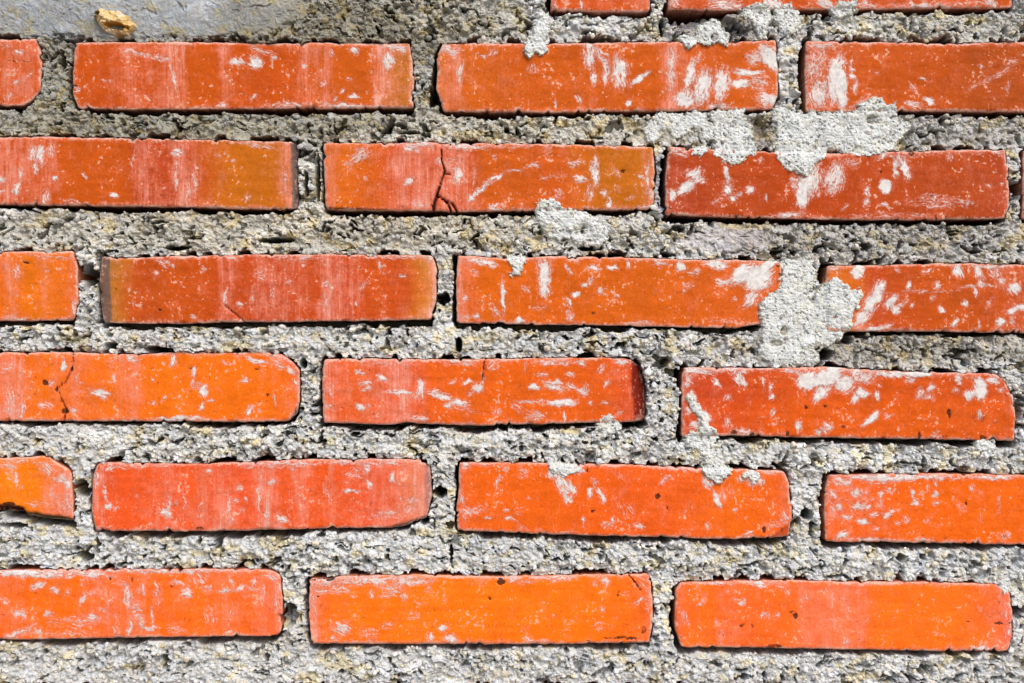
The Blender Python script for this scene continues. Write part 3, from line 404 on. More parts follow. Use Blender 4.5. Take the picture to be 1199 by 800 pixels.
B('6a', [(-70, 668), (60, 667), (150, 666), (250, 666), (316, 667)], [(316, 667), (328, 673), (331, 700), (330, 738), (324, 744)], [(-70, 749), (60, 748), (160, 746), (250, 745), (324, 744)], [(-70, 668), (-70, 749)], 3,
  [(-70, (246, 112, 40)), (0, (246, 112, 40)), (40, (250, 116, 18)), (85, (250, 118, 12)), (110, (248, 112, 40)), (190, (250, 114, 26)), (230, (250, 116, 20)), (300, (250, 112, 34)), (331, (246, 112, 70))],
  [(-70, .4), (0, .35), (40, .2), (80, .15), (110, .35), (170, .4), (192, .2), (230, .2), (260, .35), (300, .3), (325, .6), (331, .7)],
  [(30, 671, 72, 6, 0, .95), (100, 671, 40, 6, 0, .8), (45, 685, 12, 5, -28, .85), (63, 690, 8, 6, 0, .85), (79, 692, 6, 5, 30, .68), (97, 700, 4.5, 12, -66, .9), (109, 723, 11, 6, 4, .95), (24, 720, 10, 7, 30, .72), (57, 718, 5, 5, 0, .85), (20, 740, 18, 5, -18, .8), (45, 740, 6, 7, -60, .76), (130, 702, 10, 3, -38, .6), (119, 710, 5, 3, -50, .7), (124, 712, 3, 3, 0, .9), (150, 698, 6, 24, 85, .6), (166, 690, 6, 10, 75, .76), (160, 715, 10, 14, 0, .6), (174, 735, 11, 3.5, 0, .95), (179, 720, 2.5, 18, 95, .95), (182, 692, 2.5, 18, 95, .8), (165, 727, 5, 10, 40, .8), (152, 735, 5, 12, 88, .76), (135, 733, 5, 16, 88, .55), (219, 695, 9, 8, 0, .88), (207, 683, 10, 3.5, 18, .8), (232, 676, 14, 12, 60, .52), (243, 690, 8, 6, 0, .56), (265, 690, 12, 3, -8, .88), (280, 688, 8, 4, -15, .88), (272, 678, 4, 12, 70, .66), (300, 678, 5, 10, -55, .76), (295, 688, 12, 3, 5, .66), (248, 720, 10, 14, 60, .45), (270, 720, 3, 18, 91, .45), (326, 702, 4, 26, 90, .66), (88, 728, 36, 10, 0, .42), (70, 742, 60, 4, 0, .5), (320, 674, 10, 5, 20, .7), (200, 668, 100, 3.5, 0, .8), (290, 697, 10, 2, 0, .6), (35, 735, 10, 5, -35, .6), (100, 682, 6, 6, 60, .5), (110, 693, 12, 5, 0, .5), (187, 700, 3, 16, 95, .5), (206, 736, 12, 8, 0, .4), (270, 740, 14, 5, 0, .5), (5, 703, 8, 4, 30, .5), (140, 680, 20, 6, 30, .45), (308, 694, 3, 18, 91, .45)],
  darks=[(201, 687, 2.4, 2.2, .95), (130, 677, 2.5, 2.5, .8), (154, 679, 2, 4, .7), (42, 721, 4, 2, .4), (5, 743, 10, 4, .3), (247, 740, 2, 2, .5)])
B('6b', [(363, 677), (386, 678), (400, 674), (500, 673), (586, 675), (660, 673), (760, 672)], [(760, 672), (764, 700), (764, 730), (760, 752)], [(365, 753), (450, 754), (550, 754), (650, 754), (760, 752)], [(363, 677), (361, 715), (365, 753)], 4,
  [(361, (248, 120, 70)), (380, (250, 118, 30)), (420, (252, 124, 12)), (480, (254, 126, 10)), (560, (254, 126, 10)), (700, (252, 122, 10)), (740, (248, 116, 20)), (764, (244, 110, 40))], [(361, .7), (370, .5), (384, .2), (420, .1), (470, .12), (560, .04), (640, .1), (740, .08), (764, .25)],
  [(380, 680, 22, 8, 5, .72), (396, 689, 16, 8, 0, .66), (432, 679, 50, 7, 0, .78), (460, 689, 18, 9, 0, .62), (435, 694, 5, 5, 60, .85), (480, 680, 32, 7, 0, .76), (500, 690, 5, 5, 0, .78), (473, 698, 3, 8, 92, .76), (452, 697, 10, 3, 0, .6), (400, 735, 14, 11, 30, .76), (391, 748, 6, 6, 0, .7), (455, 733, 8, 6, 0, .55), (432, 741, 14, 8, 0, .5), (484, 720, 8, 8, 0, .35), (518, 735, 8, 5, 25, 1.1), (504, 745, 5, 6, 60, .9), (528, 747, 10, 7, 30, .82), (412, 698, 3, 4, 0, .85), (488, 705, 12, 2.5, 5, .55), (617, 682, 12, 3, 5, .7), (645, 677, 36, 5, 0, .64), (709, 679, 8, 7, -50, .76), (696, 685, 4, 4, 0, .8), (705, 712, 3, 5, 90, .88), (748, 704, 9, 3.5, -22, .85), (700, 733, 8, 5, -20, .46), (620, 750, 8, 5, 0, .58), (637, 752, 8, 4, 0, .68), (720, 722, 8, 2, -20, .4), (648, 720, 3, 3, 0, .5), (369, 710, 3, 30, 90, .55), (376, 690, 12, 5, 0, .6), (600, 677, 10, 4, -40, .7), (750, 682, 14, 10, 45, .35), (565, 684, 3, 4, 0, .6), (420, 752, 50, 3, 0, .5), (521, 700, 5, 6, 0, .4), (760, 700, 4, 28, 90, .45), (733, 694, 8, 4, 0, .35)],
  darks=[(373, 698, 2.8, 2.4, .9), (587, 681, 6, 5, .75), (574, 700, 3, 4, .6), (610, 739, 8, 5, .42), (583, 724, 5, 3, .35), (728, 747, 34, 2.2, .62), (684, 751, 10, 2, .45), (754, 737, 5, 8, .55), (724, 695, 4, 8, .5), (732, 733, 8, 4, .45), (742, 735, 8, 8, .35), (665, 711, 3, 2, .4), (387, 678, 6, 2.5, .9), (545, 751, 8, 3, .4)],
  cracks=[([(736, 673), (742, 680), (749, 690)], .45, .45), ([(364, 679), (380, 677), (392, 676)], .6, .6)])
B('6c', [(796, 682), (860, 680), (920, 679), (1000, 681), (1080, 681), (1166, 684)], [(1166, 684), (1182, 694), (1185, 715), (1184, 745), (1179, 762)], [(797, 757), (900, 758), (1000, 760), (1100, 762), (1179, 762)], [(796, 682), (791, 690), (790, 735), (797, 757)], 4,
  [(790, (248, 112, 50)), (816, (250, 114, 20)), (838, (250, 114, 20)), (850, (248, 110, 44)), (932, (248, 112, 30)), (940, (250, 118, 66)), (1014, (250, 118, 62)), (1024, (252, 120, 26)), (1120, (252, 120, 20)), (1170, (248, 112, 50)), (1185, (240, 110, 90))], [(790, .35), (812, .1), (838, .1), (844, .3), (880, .2), (930, .1), (936, .4), (1014, .42), (1022, .1), (1120, .06), (1165, .3), (1185, .6)],
  [(870, 703, 6, 7, -60, .85), (862, 701, 6, 3, 20, .7), (895, 720, 5, 6, 90, 1.0), (907, 720, 8, 5, 0, .4), (888, 684, 10, 5, 0, .95), (838, 681, 22, 4, 0, .8), (912, 685, 20, 5, 0, .46), (823, 701, 4, 8, -60, .66), (818, 708, 3, 3, 0, .88), (943, 699, 4, 5, 90, .76), (922, 693, 4, 4, 60, .66), (838, 727, 3, 6, 80, .56), (847, 728, 4, 4, 0, .45), (989, 753, 7, 3, -45, .8), (1005, 692, 4, 3.5, 0, .7), (1016, 724, 4, 4, 0, .7), (985, 725, 30, 1.6, 0, .5), (1010, 719, 6, 2, -30, .5), (1181, 740, 4, 6, 90, .9), (1142, 760, 28, 3, 0, .82), (1067, 756, 5, 3, 0, .5), (851, 692, 3, 4, 90, .6), (1146, 712, 3, 5, 90, .55), (800, 720, 5, 20, 60, .4), (1060, 682, 80, 3, 0, .42), (1153, 693, 4, 3, 0, .5), (1176, 690, 8, 5, 40, .5), (1178, 725, 6, 26, 90, .35), (843, 745, 4, 12, 91, .4), (1006, 752, 3, 3, 0, .5), (1020, 703, 4, 4, 0, .4), (1095, 740, 5, 4, 0, .35)],
  darks=[(931, 722, 4, 5, .78), (926, 717, 4, 2.5, .6), (868, 732, 6, 3.5, .6), (880, 733, 4, 4, .5), (905, 756, 14, 4, .6), (1132, 728, 4, 2, .75), (1168, 729, 7, 2, .85), (1181, 729, 4, 1.6, .8), (1145, 716, 4, 3, .4), (1169, 705, 3, 4, .5), (945, 724, 4, 2, .5), (936, 744, 6, 3, .4), (910, 738, 12, 2, .32), (1036, 718, 2.5, 2, .4), (898, 728, 26, 1.6, .34), (1042, 694, 3, 10, .25)])

def brick_outline(b, seed):
    """four jittered sides that share their corners"""
    sides = []
    for k in ('top', 'right', 'bottom', 'left'):
        p = np.asarray(b[k], float)
        L = np.hypot(*np.diff(p, axis=0).T).sum()
        sides.append(resample(p, max(8, int(L / 1.6))))
    top, right, bottom, left = sides
    loop = np.concatenate([top[:-1], right[:-1], bottom[::-1][:-1], left[::-1][:-1]])
    n = len(loop)
    sm = loop.copy()
    for _ in range(2):
        sm = (np.roll(sm, 1, 0) + 2 * sm + np.roll(sm, -1, 0)) / 4
    tan = np.roll(sm, -2, 0) - np.roll(sm, 2, 0)
    tan /= np.linalg.norm(tan, axis=1)[:, None] + 1e-9
    nor = np.stack([-tan[:, 1], tan[:, 0]], -1)       # points inward for this winding
    x, y = sm.T
    j = (fbm(x / 7, y / 7, seed, 3) - 0.5) * 2.0
    bite = np.clip(fbm(x / 6, y / 6, seed + 40, 2) - 0.70, 0, 1) * 18
    sm = sm + nor * (j + bite)[:, None]
    a, bb, c, d = len(top) - 1, len(right) - 1, len(bottom) - 1, len(left) - 1
    idx = np.arange(n + 1) % n
    T = sm[idx[0:a + 1]]; Rr = sm[idx[a:a + bb + 1]]
    Bo = sm[idx[a + bb:a + bb + c + 1]][::-1]; Le = sm[idx[a + bb + c:n + 1]][::-1]
    return T, Rr, Bo, Le, sm

def at_param(side, t):
    d = np.r_[0, np.cumsum(np.hypot(*np.diff(side, axis=0).T))]; d = d / d[-1]
    return np.stack([np.interp(t, d, side[:, 0]), np.interp(t, d, side[:, 1])], -1)

def brick_mesh(name, b, seed, du=2.2, dv=2.0, xlim=None):
    T, Rr, Bo, Le, loop = brick_outline(b, seed)
    x0, x1 = loop[:, 0].min(), loop[:, 0].max(); y0, y1 = loop[:, 1].min(), loop[:, 1].max()
    # columns: fine where the brick is in view and finer still along cracks
    us = [x0]; fine = []
    for pts, w0, w1 in b['cracks']:
        xs = [p[0] for p in pts]; fine.append((min(xs) - 4, max(xs) + 4))
    while us[-1] < x1:
        x = us[-1]; st = du
        if xlim and (x < xlim[0] or x > xlim[1]): st = 12
        for f0, f1 in fine:
            if f0 < x < f1: st = min(st, 0.7)
        us.append(x + st)
    u = (np.array(us) - x0) / (us[-1] - x0); nv = max(6, int((y1 - y0) / dv)); v = np.linspace(0, 1, nv)
    nu = len(u)
    c1, c0 = at_param(Bo, u), at_param(T, u); d0, d1 = at_param(Le, v), at_param(Rr, v)
    U, Vv = np.meshgrid(u, v)
    P = (1 - Vv)[..., None] * c0[None] + Vv[..., None] * c1[None] + (1 - U)[..., None] * d0[:, None] + U[..., None] * d1[:, None]
    P -= ((1 - U) * (1 - Vv))[..., None] * c0[0] + (U * (1 - Vv))[..., None] * c0[-1] + ((1 - U) * Vv)[..., None] * c1[0] + (U * Vv)[..., None] * c1[-1]
    px, py = P[..., 0].ravel(), P[..., 1].ravel()
    ring = np.r_[np.arange(nu), np.arange(1, nv) * nu + nu - 1, (nv - 1) * nu + np.arange(nu - 2, -1, -1), np.arange(nv - 2, 0, -1) * nu]
    rp = np.stack([px[ring], py[ring]], -1)
    ed = np.full(px.shape, 99.0)
    for k in range(0, len(rp), 60):
        seg = rp[k:k + 60]
        ed = np.minimum(ed, np.sqrt(((px[:, None] - seg[:, 0]) ** 2 + (py[:, None] - seg[:, 1]) ** 2).min(1)))
    # height
    h = np.full(px.shape, float(b['h']) * 0.5)
    h += b['tilt'][0] * (px - x0) / 400 + b['tilt'][1] * (py - y0) / 80
    h += (fbm(px / 60, py / 40, seed + 3, 3) - 0.5) * 2.6 + (fbm(px / 7, py / 7, seed + 9, 2) - 0.5) * 0.7 + (fbm(px / 40, py / 5, seed + 11, 2) - 0.5) * 0.8
    rr = 0.5 + 2.2 * fbm(px / 20, py / 20, seed + 5, 2)
    rr = rr + 20 * np.clip(fbm(px / 9, py / 9, seed + 7, 2) - .64, 0, 1)
    e = np.clip(1 - ed / rr, 0, 1); h -= rr * (1 - np.sqrt(np.maximum(0, 1 - e * e))) * 0.8
    # base colour
    xc = (x0 + x1) / 2; vv = (py - y0) / (y1 - y0)
    wob = (fbm(px / 25, py / 40, seed + 21, 2) - 0.5) * 18 + (fbm(px / 7, py / 34, seed + 23, 2) - 0.5) * 16
    xe = xc + (px - xc) * (1 + b['bow'] * (2 * vv - 1) ** 2) + wob * 0.7
    cx = [c[0] for c in b['cols']]; cc = np.array([alb(c[1]) for c in b['cols']])
    col = sum(np.stack([np.interp(xe + o_, cx, cc[:, i]) for i in range(3)], -1) for o_ in (-11, -6, -2, 2, 6, 11)) / 6
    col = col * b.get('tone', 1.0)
    if b['ytint']:
        ty = [t[0] for t in b['ytint']]; tc = np.array([t[1] for t in b['ytint']])
        yw = py + (fbm(px / 30, py / 12, seed + 25, 2) - .5) * 16
        col *= np.stack([np.interp(yw, ty, tc[:, i]) for i in range(3)], -1)
    bx = [c[0] for c in b['bloom']]; bv = [c[1] for c in b['bloom']]
    bloom = sum(np.interp(xe + o_, bx, bv) for o_ in (-5, -1.5, 1.5, 5)) / 4
    bloom = np.maximum(bloom, 0.55 * sstep(7, 1, ed + (fbm(px / 10, py / 10, seed + 31, 2) - .5) * 6))
    dark = np.zeros(px.shape)
    for (fax, fay, fbx, fby, w, drop, fc) in b['facets']:
        L = math.hypot(fbx - fax, fby - fay)
        s = ((fbx - fax) * (py - fay) - (fby - fay) * (px - fax)) / L + (fbm(px / 7, py / 7, seed + 61, 2) - .5) * 2.0
        al_ = ((fbx - fax) * (px - fax) + (fby - fay) * (py - fay)) / (L * L)
        win = sstep(-.22, -.02, al_) * sstep(1.22, 1.02, al_)
        t = np.clip(s / w, 0, 1) * win
        h -= drop * t
        m = (sstep(-0.8, 1.2, s) * win)[:, None]
        col = col * (1 - m) + alb(fc) * m
        bloom *= 1 - 0.8 * m[:, 0]
    mark = np.zeros(px.shape); sc = np.stack([px * 0.2, py * 0.2, np.full(px.shape, float(seed))], -1)
    wpx = px + (fbm(px / 4.5, py / 4.5, seed + 81, 2) - .5) * 5 + (fbm(px / 13, py / 13, seed + 83, 2) - .5) * 6
    wpy = py + (fbm(px / 4.5, py / 4.5, seed + 85, 2) - .5) * 5 + (fbm(px / 13, py / 13, seed + 87, 2) - .5) * 6
    for i, (mx, my, rx, ry, ang, st) in enumerate(b['marks']):
        if max(rx, ry) < 6.5: st = st * .88
        rx, ry = rx * 1.12, ry * 1.12
        dx, dy = wpx - mx, wpy - my
        if ry > rx * 1.01 or ang == 0 or rx > 3.2 * ry or (0.6 < rx / ry < 1.7):
            a = R(ang); along_r, across_r = (max(rx, ry), min(rx, ry))
        else:
            a = R(ang); along_r, across_r = (max(rx, ry), min(rx, ry))
        ca, sa = math.cos(a), math.sin(a)
        al = dx * ca + dy * sa; ac = -dx * sa + dy * ca
        if 0.6 < rx / ry < 1.7:
            r = np.hypot(dx / rx, dy / ry)
        elif abs(math.sin(a)) < 0.75 and ry > rx:       # upright patch of slanting strokes
            r = np.hypot(dx / rx, dy / ry)
        else:
            r = np.hypot(al / along_r, ac / across_r)
        f = st * b.get('mk', 1.0) * np.clip(1.2 * (1 - r ** 1.7), 0, 1)
        up = f > mark
        mark = np.where(up, f, mark)
        q = np.stack([ac * 0.66, al * 0.075, np.full(px.shape, i * 7.7 + seed)], -1)
        sc = np.where(up[:, None], q, sc)
    for (mx, my, rx, ry, st) in b['darks']:
        r = np.hypot((px * .5 + wpx * .5 - mx) / rx, (py * .5 + wpy * .5 - my) / ry)
        f = st * np.clip(1.5 * (1 - r ** 2), 0, 1)
        dark = np.maximum(dark, f); h -= 2.0 * np.clip(f - 0.4, 0, 1)
    for pts, w0, w1 in b['cracks']:
        q = resample(pts, 40)
        q[1:-1] += rng.normal(0, 0.35, (38, 2))
        t = np.linspace(0, 1, 40)
        d2 = (px[:, None] - q[:, 0]) ** 2 + (py[:, None] - q[:, 1]) ** 2
        k = d2.argmin(1); d = np.sqrt(d2[np.arange(len(px)), k]); w = w0 + (w1 - w0) * t[k] ** 2
        g_ = sstep(w + 0.7, w * 0.4, d)
        h -= g_ * (9 if w1 > 0.6 else 4); dark = np.maximum(dark, 0.9 * sstep(w + 0.6, w * 0.3, d))
    if b['cracks'] and b['cracks'][0][2] > 2:
        q0 = resample(b['cracks'][0][0], 60); xk = np.interp(py, q0[:, 1], q0[:, 0])
        h += 1.6 * sstep(1.0, -1.0, px - xk)
    mk = np.stack([mark, dark, np.minimum(ed, 30)], -1)
    # sides: rings running back into the wall
    n0 = nu * nv; nr = len(ring)
    PX, PY, H = [px], [py], [h]; COL = [np.c_[col, bloom]]; MK = [mk]; SC = [sc]
    faces = [grid_faces(nv, nu)]
    prev = ring; base = n0
    cxm, cym = px.mean(), py.mean()
    for dep in (4.0, 14.0, 105.0):
        jx = (fbm(rp[:, 0] / 5, rp[:, 1] / 5 + dep, seed + 71, 2) - .5) * 2.4
        ix = rp[:, 0] + np.sign(cxm - rp[:, 0]) * jx * 0.4; iy = rp[:, 1] + np.sign(cym - rp[:, 1]) * jx * 0.4
        PX.append(ix); PY.append(iy); H.append(h[ring] - dep)
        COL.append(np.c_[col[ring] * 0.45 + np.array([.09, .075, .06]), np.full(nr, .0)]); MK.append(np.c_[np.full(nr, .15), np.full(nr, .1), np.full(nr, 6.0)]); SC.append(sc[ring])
        cur = base + np.arange(nr)
        faces.append(np.stack([prev, np.roll(prev, -1), np.roll(cur, -1), cur], -1))
        prev = cur; base += nr
    PX, PY, H = map(np.concatenate, (PX, PY, H))
    W = to_world(PX, PY, H)
    cen = to_world(np.array((x0 + x1) / 2), np.array((y0 + y1) / 2), np.array(-20.0))
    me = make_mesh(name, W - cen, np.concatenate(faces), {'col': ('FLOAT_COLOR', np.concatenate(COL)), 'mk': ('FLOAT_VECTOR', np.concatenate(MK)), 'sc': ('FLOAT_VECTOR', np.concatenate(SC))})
    return me, cen, loop

outlines = []
brick_labels = {'2b': 'orange brick split by a crack with an ochre end', '2c': 'deep red brick under a big pale cement splash',
                '4a': 'bright orange brick with a zigzag hairline crack', '5a': 'broken brick with its lower edge chipped away',
                '3b': 'red brick with ochre ends, one of them dirty brown', '0a': 'short orange brick'}
ROWK = {'0': (.92, 1.08, .35), '1': (.91, 1.1, .3), '2': (.90, 1.02, .42), '3': (.99, 1.12, .45), '4': (1.1, 1.12, .65), '5': (1.15, 1.12, .75), '6': (1.22, 1.07, .85)}  # row tones; brightness fall-off towards the top put into the brick colours
for i, (k, b) in enumerate(BR.items()):
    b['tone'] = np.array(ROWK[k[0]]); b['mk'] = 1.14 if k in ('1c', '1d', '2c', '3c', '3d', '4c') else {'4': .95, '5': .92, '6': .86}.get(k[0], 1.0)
    b['tilt'] = (random.uniform(-1.5, 1.5), random.uniform(-1, 1))
    me, cen, loop = brick_mesh('brick', b, 100 + i * 13, xlim=(-40, 1240))
    o = obj('brick', me, M_BRICK, wall, cen)
    if k in brick_labels: o['label'] = brick_labels[k]
    outlines.append(loop)

# ------------------------------------------------------------------ bricks beyond the frame (shared meshes)
rects = []                                              # (x0, y0, x1, y1)
def fill_row(y, x, xmin, xmax):
    while x + 400 <= xmax:
        if x >= xmin: rects.append((x, y, x + 400, y + 80))
        x += 427
for k in range(6):
    fill_row(-67 - 125 * (k + 1), WX0 + 4 + (214 if k % 2 else 0), WX0, WX1)
for k in range(7):
    fill_row(806 + 125 * k, WX0 + 4 + (214 if k % 2 else 0), WX0, WX1)
for y, xl, xr in ((-67, -80, 1212), (48, -379, 1369), (164, -84, 1625), (297, -333, 1395), (416, -75, 1216), (540, -339, 1393), (670, -97, 1212)):
    x = xl
    while x - 400 > WX0: rects.append((x - 400, y, x, y + 80)); x -= 427
    x = xr
    while x + 400 < WX1: rects.append((x, y, x + 400, y + 80)); x += 427
protos = []
for i in range(4):
    base = [(232, 95, 20), (215, 80, 28), (246, 112, 22), (226, 92, 45)][i]
    xs = np.linspace(0, 400, 8)
    gb = dict(top=[(0, 0), (200, random.uniform(-1, 1)), (400, 0)], right=[(400, 0), (400, 80)], bottom=[(0, 80), (200, 80 + random.uniform(-1, 1)), (400, 80)], left=[(0, 0), (0, 80)],
              h=3, cols=[(x, tuple(c + random.uniform(-10, 10) for c in base)) for x in xs], bloom=[(x, random.uniform(0.05, .6)) for x in np.linspace(0, 400, 14)],
              marks=[(random.uniform(20, 380), random.uniform(8, 72), random.uniform(8, 20), random.uniform(6, 14), random.choice((0, 60, 90, -40)), random.uniform(.5, .9)) for _ in range(9)],
              darks=[], cracks=[], facets=[], bow=0, ytint=None, tilt=(0, 0))
    protos.append(brick_mesh('brick', gb, 900 + i, du=9, dv=8)[:2])
for i, (x0, y0, x1, y1) in enumerate(rects):
    me, cen = protos[random.randrange(4)]
    o = obj('brick', me, M_BRICK, wall)
    o.location = to_world(np.array((x0 + x1) / 2), np.array((y0 + y1) / 2), np.array(-20.0 + random.uniform(-1, 3)))
    if random.random() < .5: o.rotation_euler = (0, math.pi, 0)

# ------------------------------------------------------------------ mortar relief
HOLES = [(102, 322, 9, 13, 1), (95, 572, 9, 9, 1), (520, 350, 8, 7, .9), (515, 576, 8, 6, 1), (537, 404, 3.5, 10, 1), (963, 318, 4, 16, 1), (968, 414, 8, 7, 1), (945, 602, 7, 6, 1),
         (1190, 222, 7, 10, 1), (1192, 475, 4, 14, .9), (776, 225, 4, 14, .8), (792, 257, 20, 4, .9), (826, 24, 40, 9, .2), (862, 35, 12, 8, .2), (797, 18, 20, 5, 1), (98, 652, 9, 6, 1), (1190, 716, 8, 6, 1), (372, 210, 3, 24, .7), (358, 215, 3, 14, .7),
         (340, 712, 6, 6, .8), (507, 112, 6, 12, .8), (73, 73, 3, 14, .8), (890, 152, 12, 10, .15), (938, 78, 3, 24, 1), (1196, 715, 8, 5, .9), (790, 8, 4, 6, .7), (775, 30, 3, 12, .6), (545, 420, 6, 4, .8), (355, 425, 4, 6, .6), (480, 155, 10, 2.5, .6), (130, 405, 8, 4, .6), (180, 409, 10, 4, .7), (320, 281, 20, 3, .8), (205, 290, 14, 3, .8), (690, 290, 14, 3, .7), (780, 298, 10, 3, .7), (113, 640, 3, 10, .6), (528, 650, 2, 12, .5), (700, 45, 18, 3, .8), (20, 615, 12, 3, .6)]
SMOOTH = [(285, 10, 75, 26, 1.0), (230, 28, 90, 14, .9), (150, 16, 210, 26, 1.0), (45, 26, 70, 14, .9), (600, 22, 20, 16, .7), (850, 280, 55, 18, .75), (70, 100, 14, 16, .6), (60, 664, 60, 8, .7), (40, 792, 60, 14, .5), (1000, 772, 200, 8, .3), (830, 765, 30, 8, .8), (820, 28, 40, 14, .4), (440, 20, 40, 14, .3), (540, 790, 30, 8, .3)]
# raised lumps of mortar in the joints
LUMPS = [(343, 740, 14, 18, 5), (365, 190, 9, 12, 4), (365, 225, 9, 14, 4), (102, 305, 8, 6, 4), (527, 320, 9, 14, 3), (520, 540, 14, 16, 5), (340, 690, 9, 12, 3), (778, 190, 8, 10, 3), (1190, 195, 9, 10, 4), (945, 585, 12, 10, 4), (690, 30, 60, 9, 4), (640, 40, 12, 14, 4), (785, 40, 8, 10, 3), (95, 545, 12, 12, 4), (515, 600, 10, 10, 3), (945, 628, 10, 12, 3), (367, 470, 8, 14, 2), (368, 440, 9, 10, 3), (775, 470, 12, 20, 3), (730, 265, 60, 10, 4), (600, 268, 100, 10, 3), (200, 145, 200, 9, 2), (700, 143, 60, 9, 2), (1100, 150, 70, 10, 0), (920, 60, 12, 14, 4), (925, 85, 9, 10, 4), (300, 400, 200, 9, 3), (700, 405, 140, 9, 3), (300, 520, 250, 12, 3), (700, 520, 250, 12, 3), (300, 645, 180, 10, 3), (700, 655, 180, 10, 3), (1000, 535, 120, 10, 3), (1000, 660, 180, 10, 3), (1185, 700, 10, 14, 4), (770, 660, 14, 20, 4), (350, 505, 20, 14, 3)]
# stains and tints, with top-left light fall-off painted in: (x, y, rx, ry, weight, colour multiplier)
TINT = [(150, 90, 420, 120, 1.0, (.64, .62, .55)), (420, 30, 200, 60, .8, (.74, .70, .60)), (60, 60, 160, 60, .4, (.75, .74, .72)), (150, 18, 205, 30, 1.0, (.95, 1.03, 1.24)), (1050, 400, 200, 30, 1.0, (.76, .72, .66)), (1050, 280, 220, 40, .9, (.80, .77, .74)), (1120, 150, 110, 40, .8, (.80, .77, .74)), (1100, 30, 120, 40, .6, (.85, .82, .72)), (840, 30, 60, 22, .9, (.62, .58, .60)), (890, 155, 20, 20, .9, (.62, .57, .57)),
        (300, 270, 380, 30, .9, (.90, .86, .77)), (600, 215, 500, 90, .5, (1.02, .98, .90)), (850, 280, 55, 18, .8, (.92, .88, .92)), (600, 520, 700, 40, .5, (1.06, 1.07, 1.06)), (500, 650, 800, 60, .6, (1.06, 1.08, 1.10)), (600, 790, 800, 40, .4, (1.03, 1.05, 1.08)), (775, 215, 8, 40, .8, (.8, .85, 1.05)), (160, 150, 220, 20, .5, (.98, .94, .82)), (600, 148, 220, 22, .7, (.92, .89, .80))]

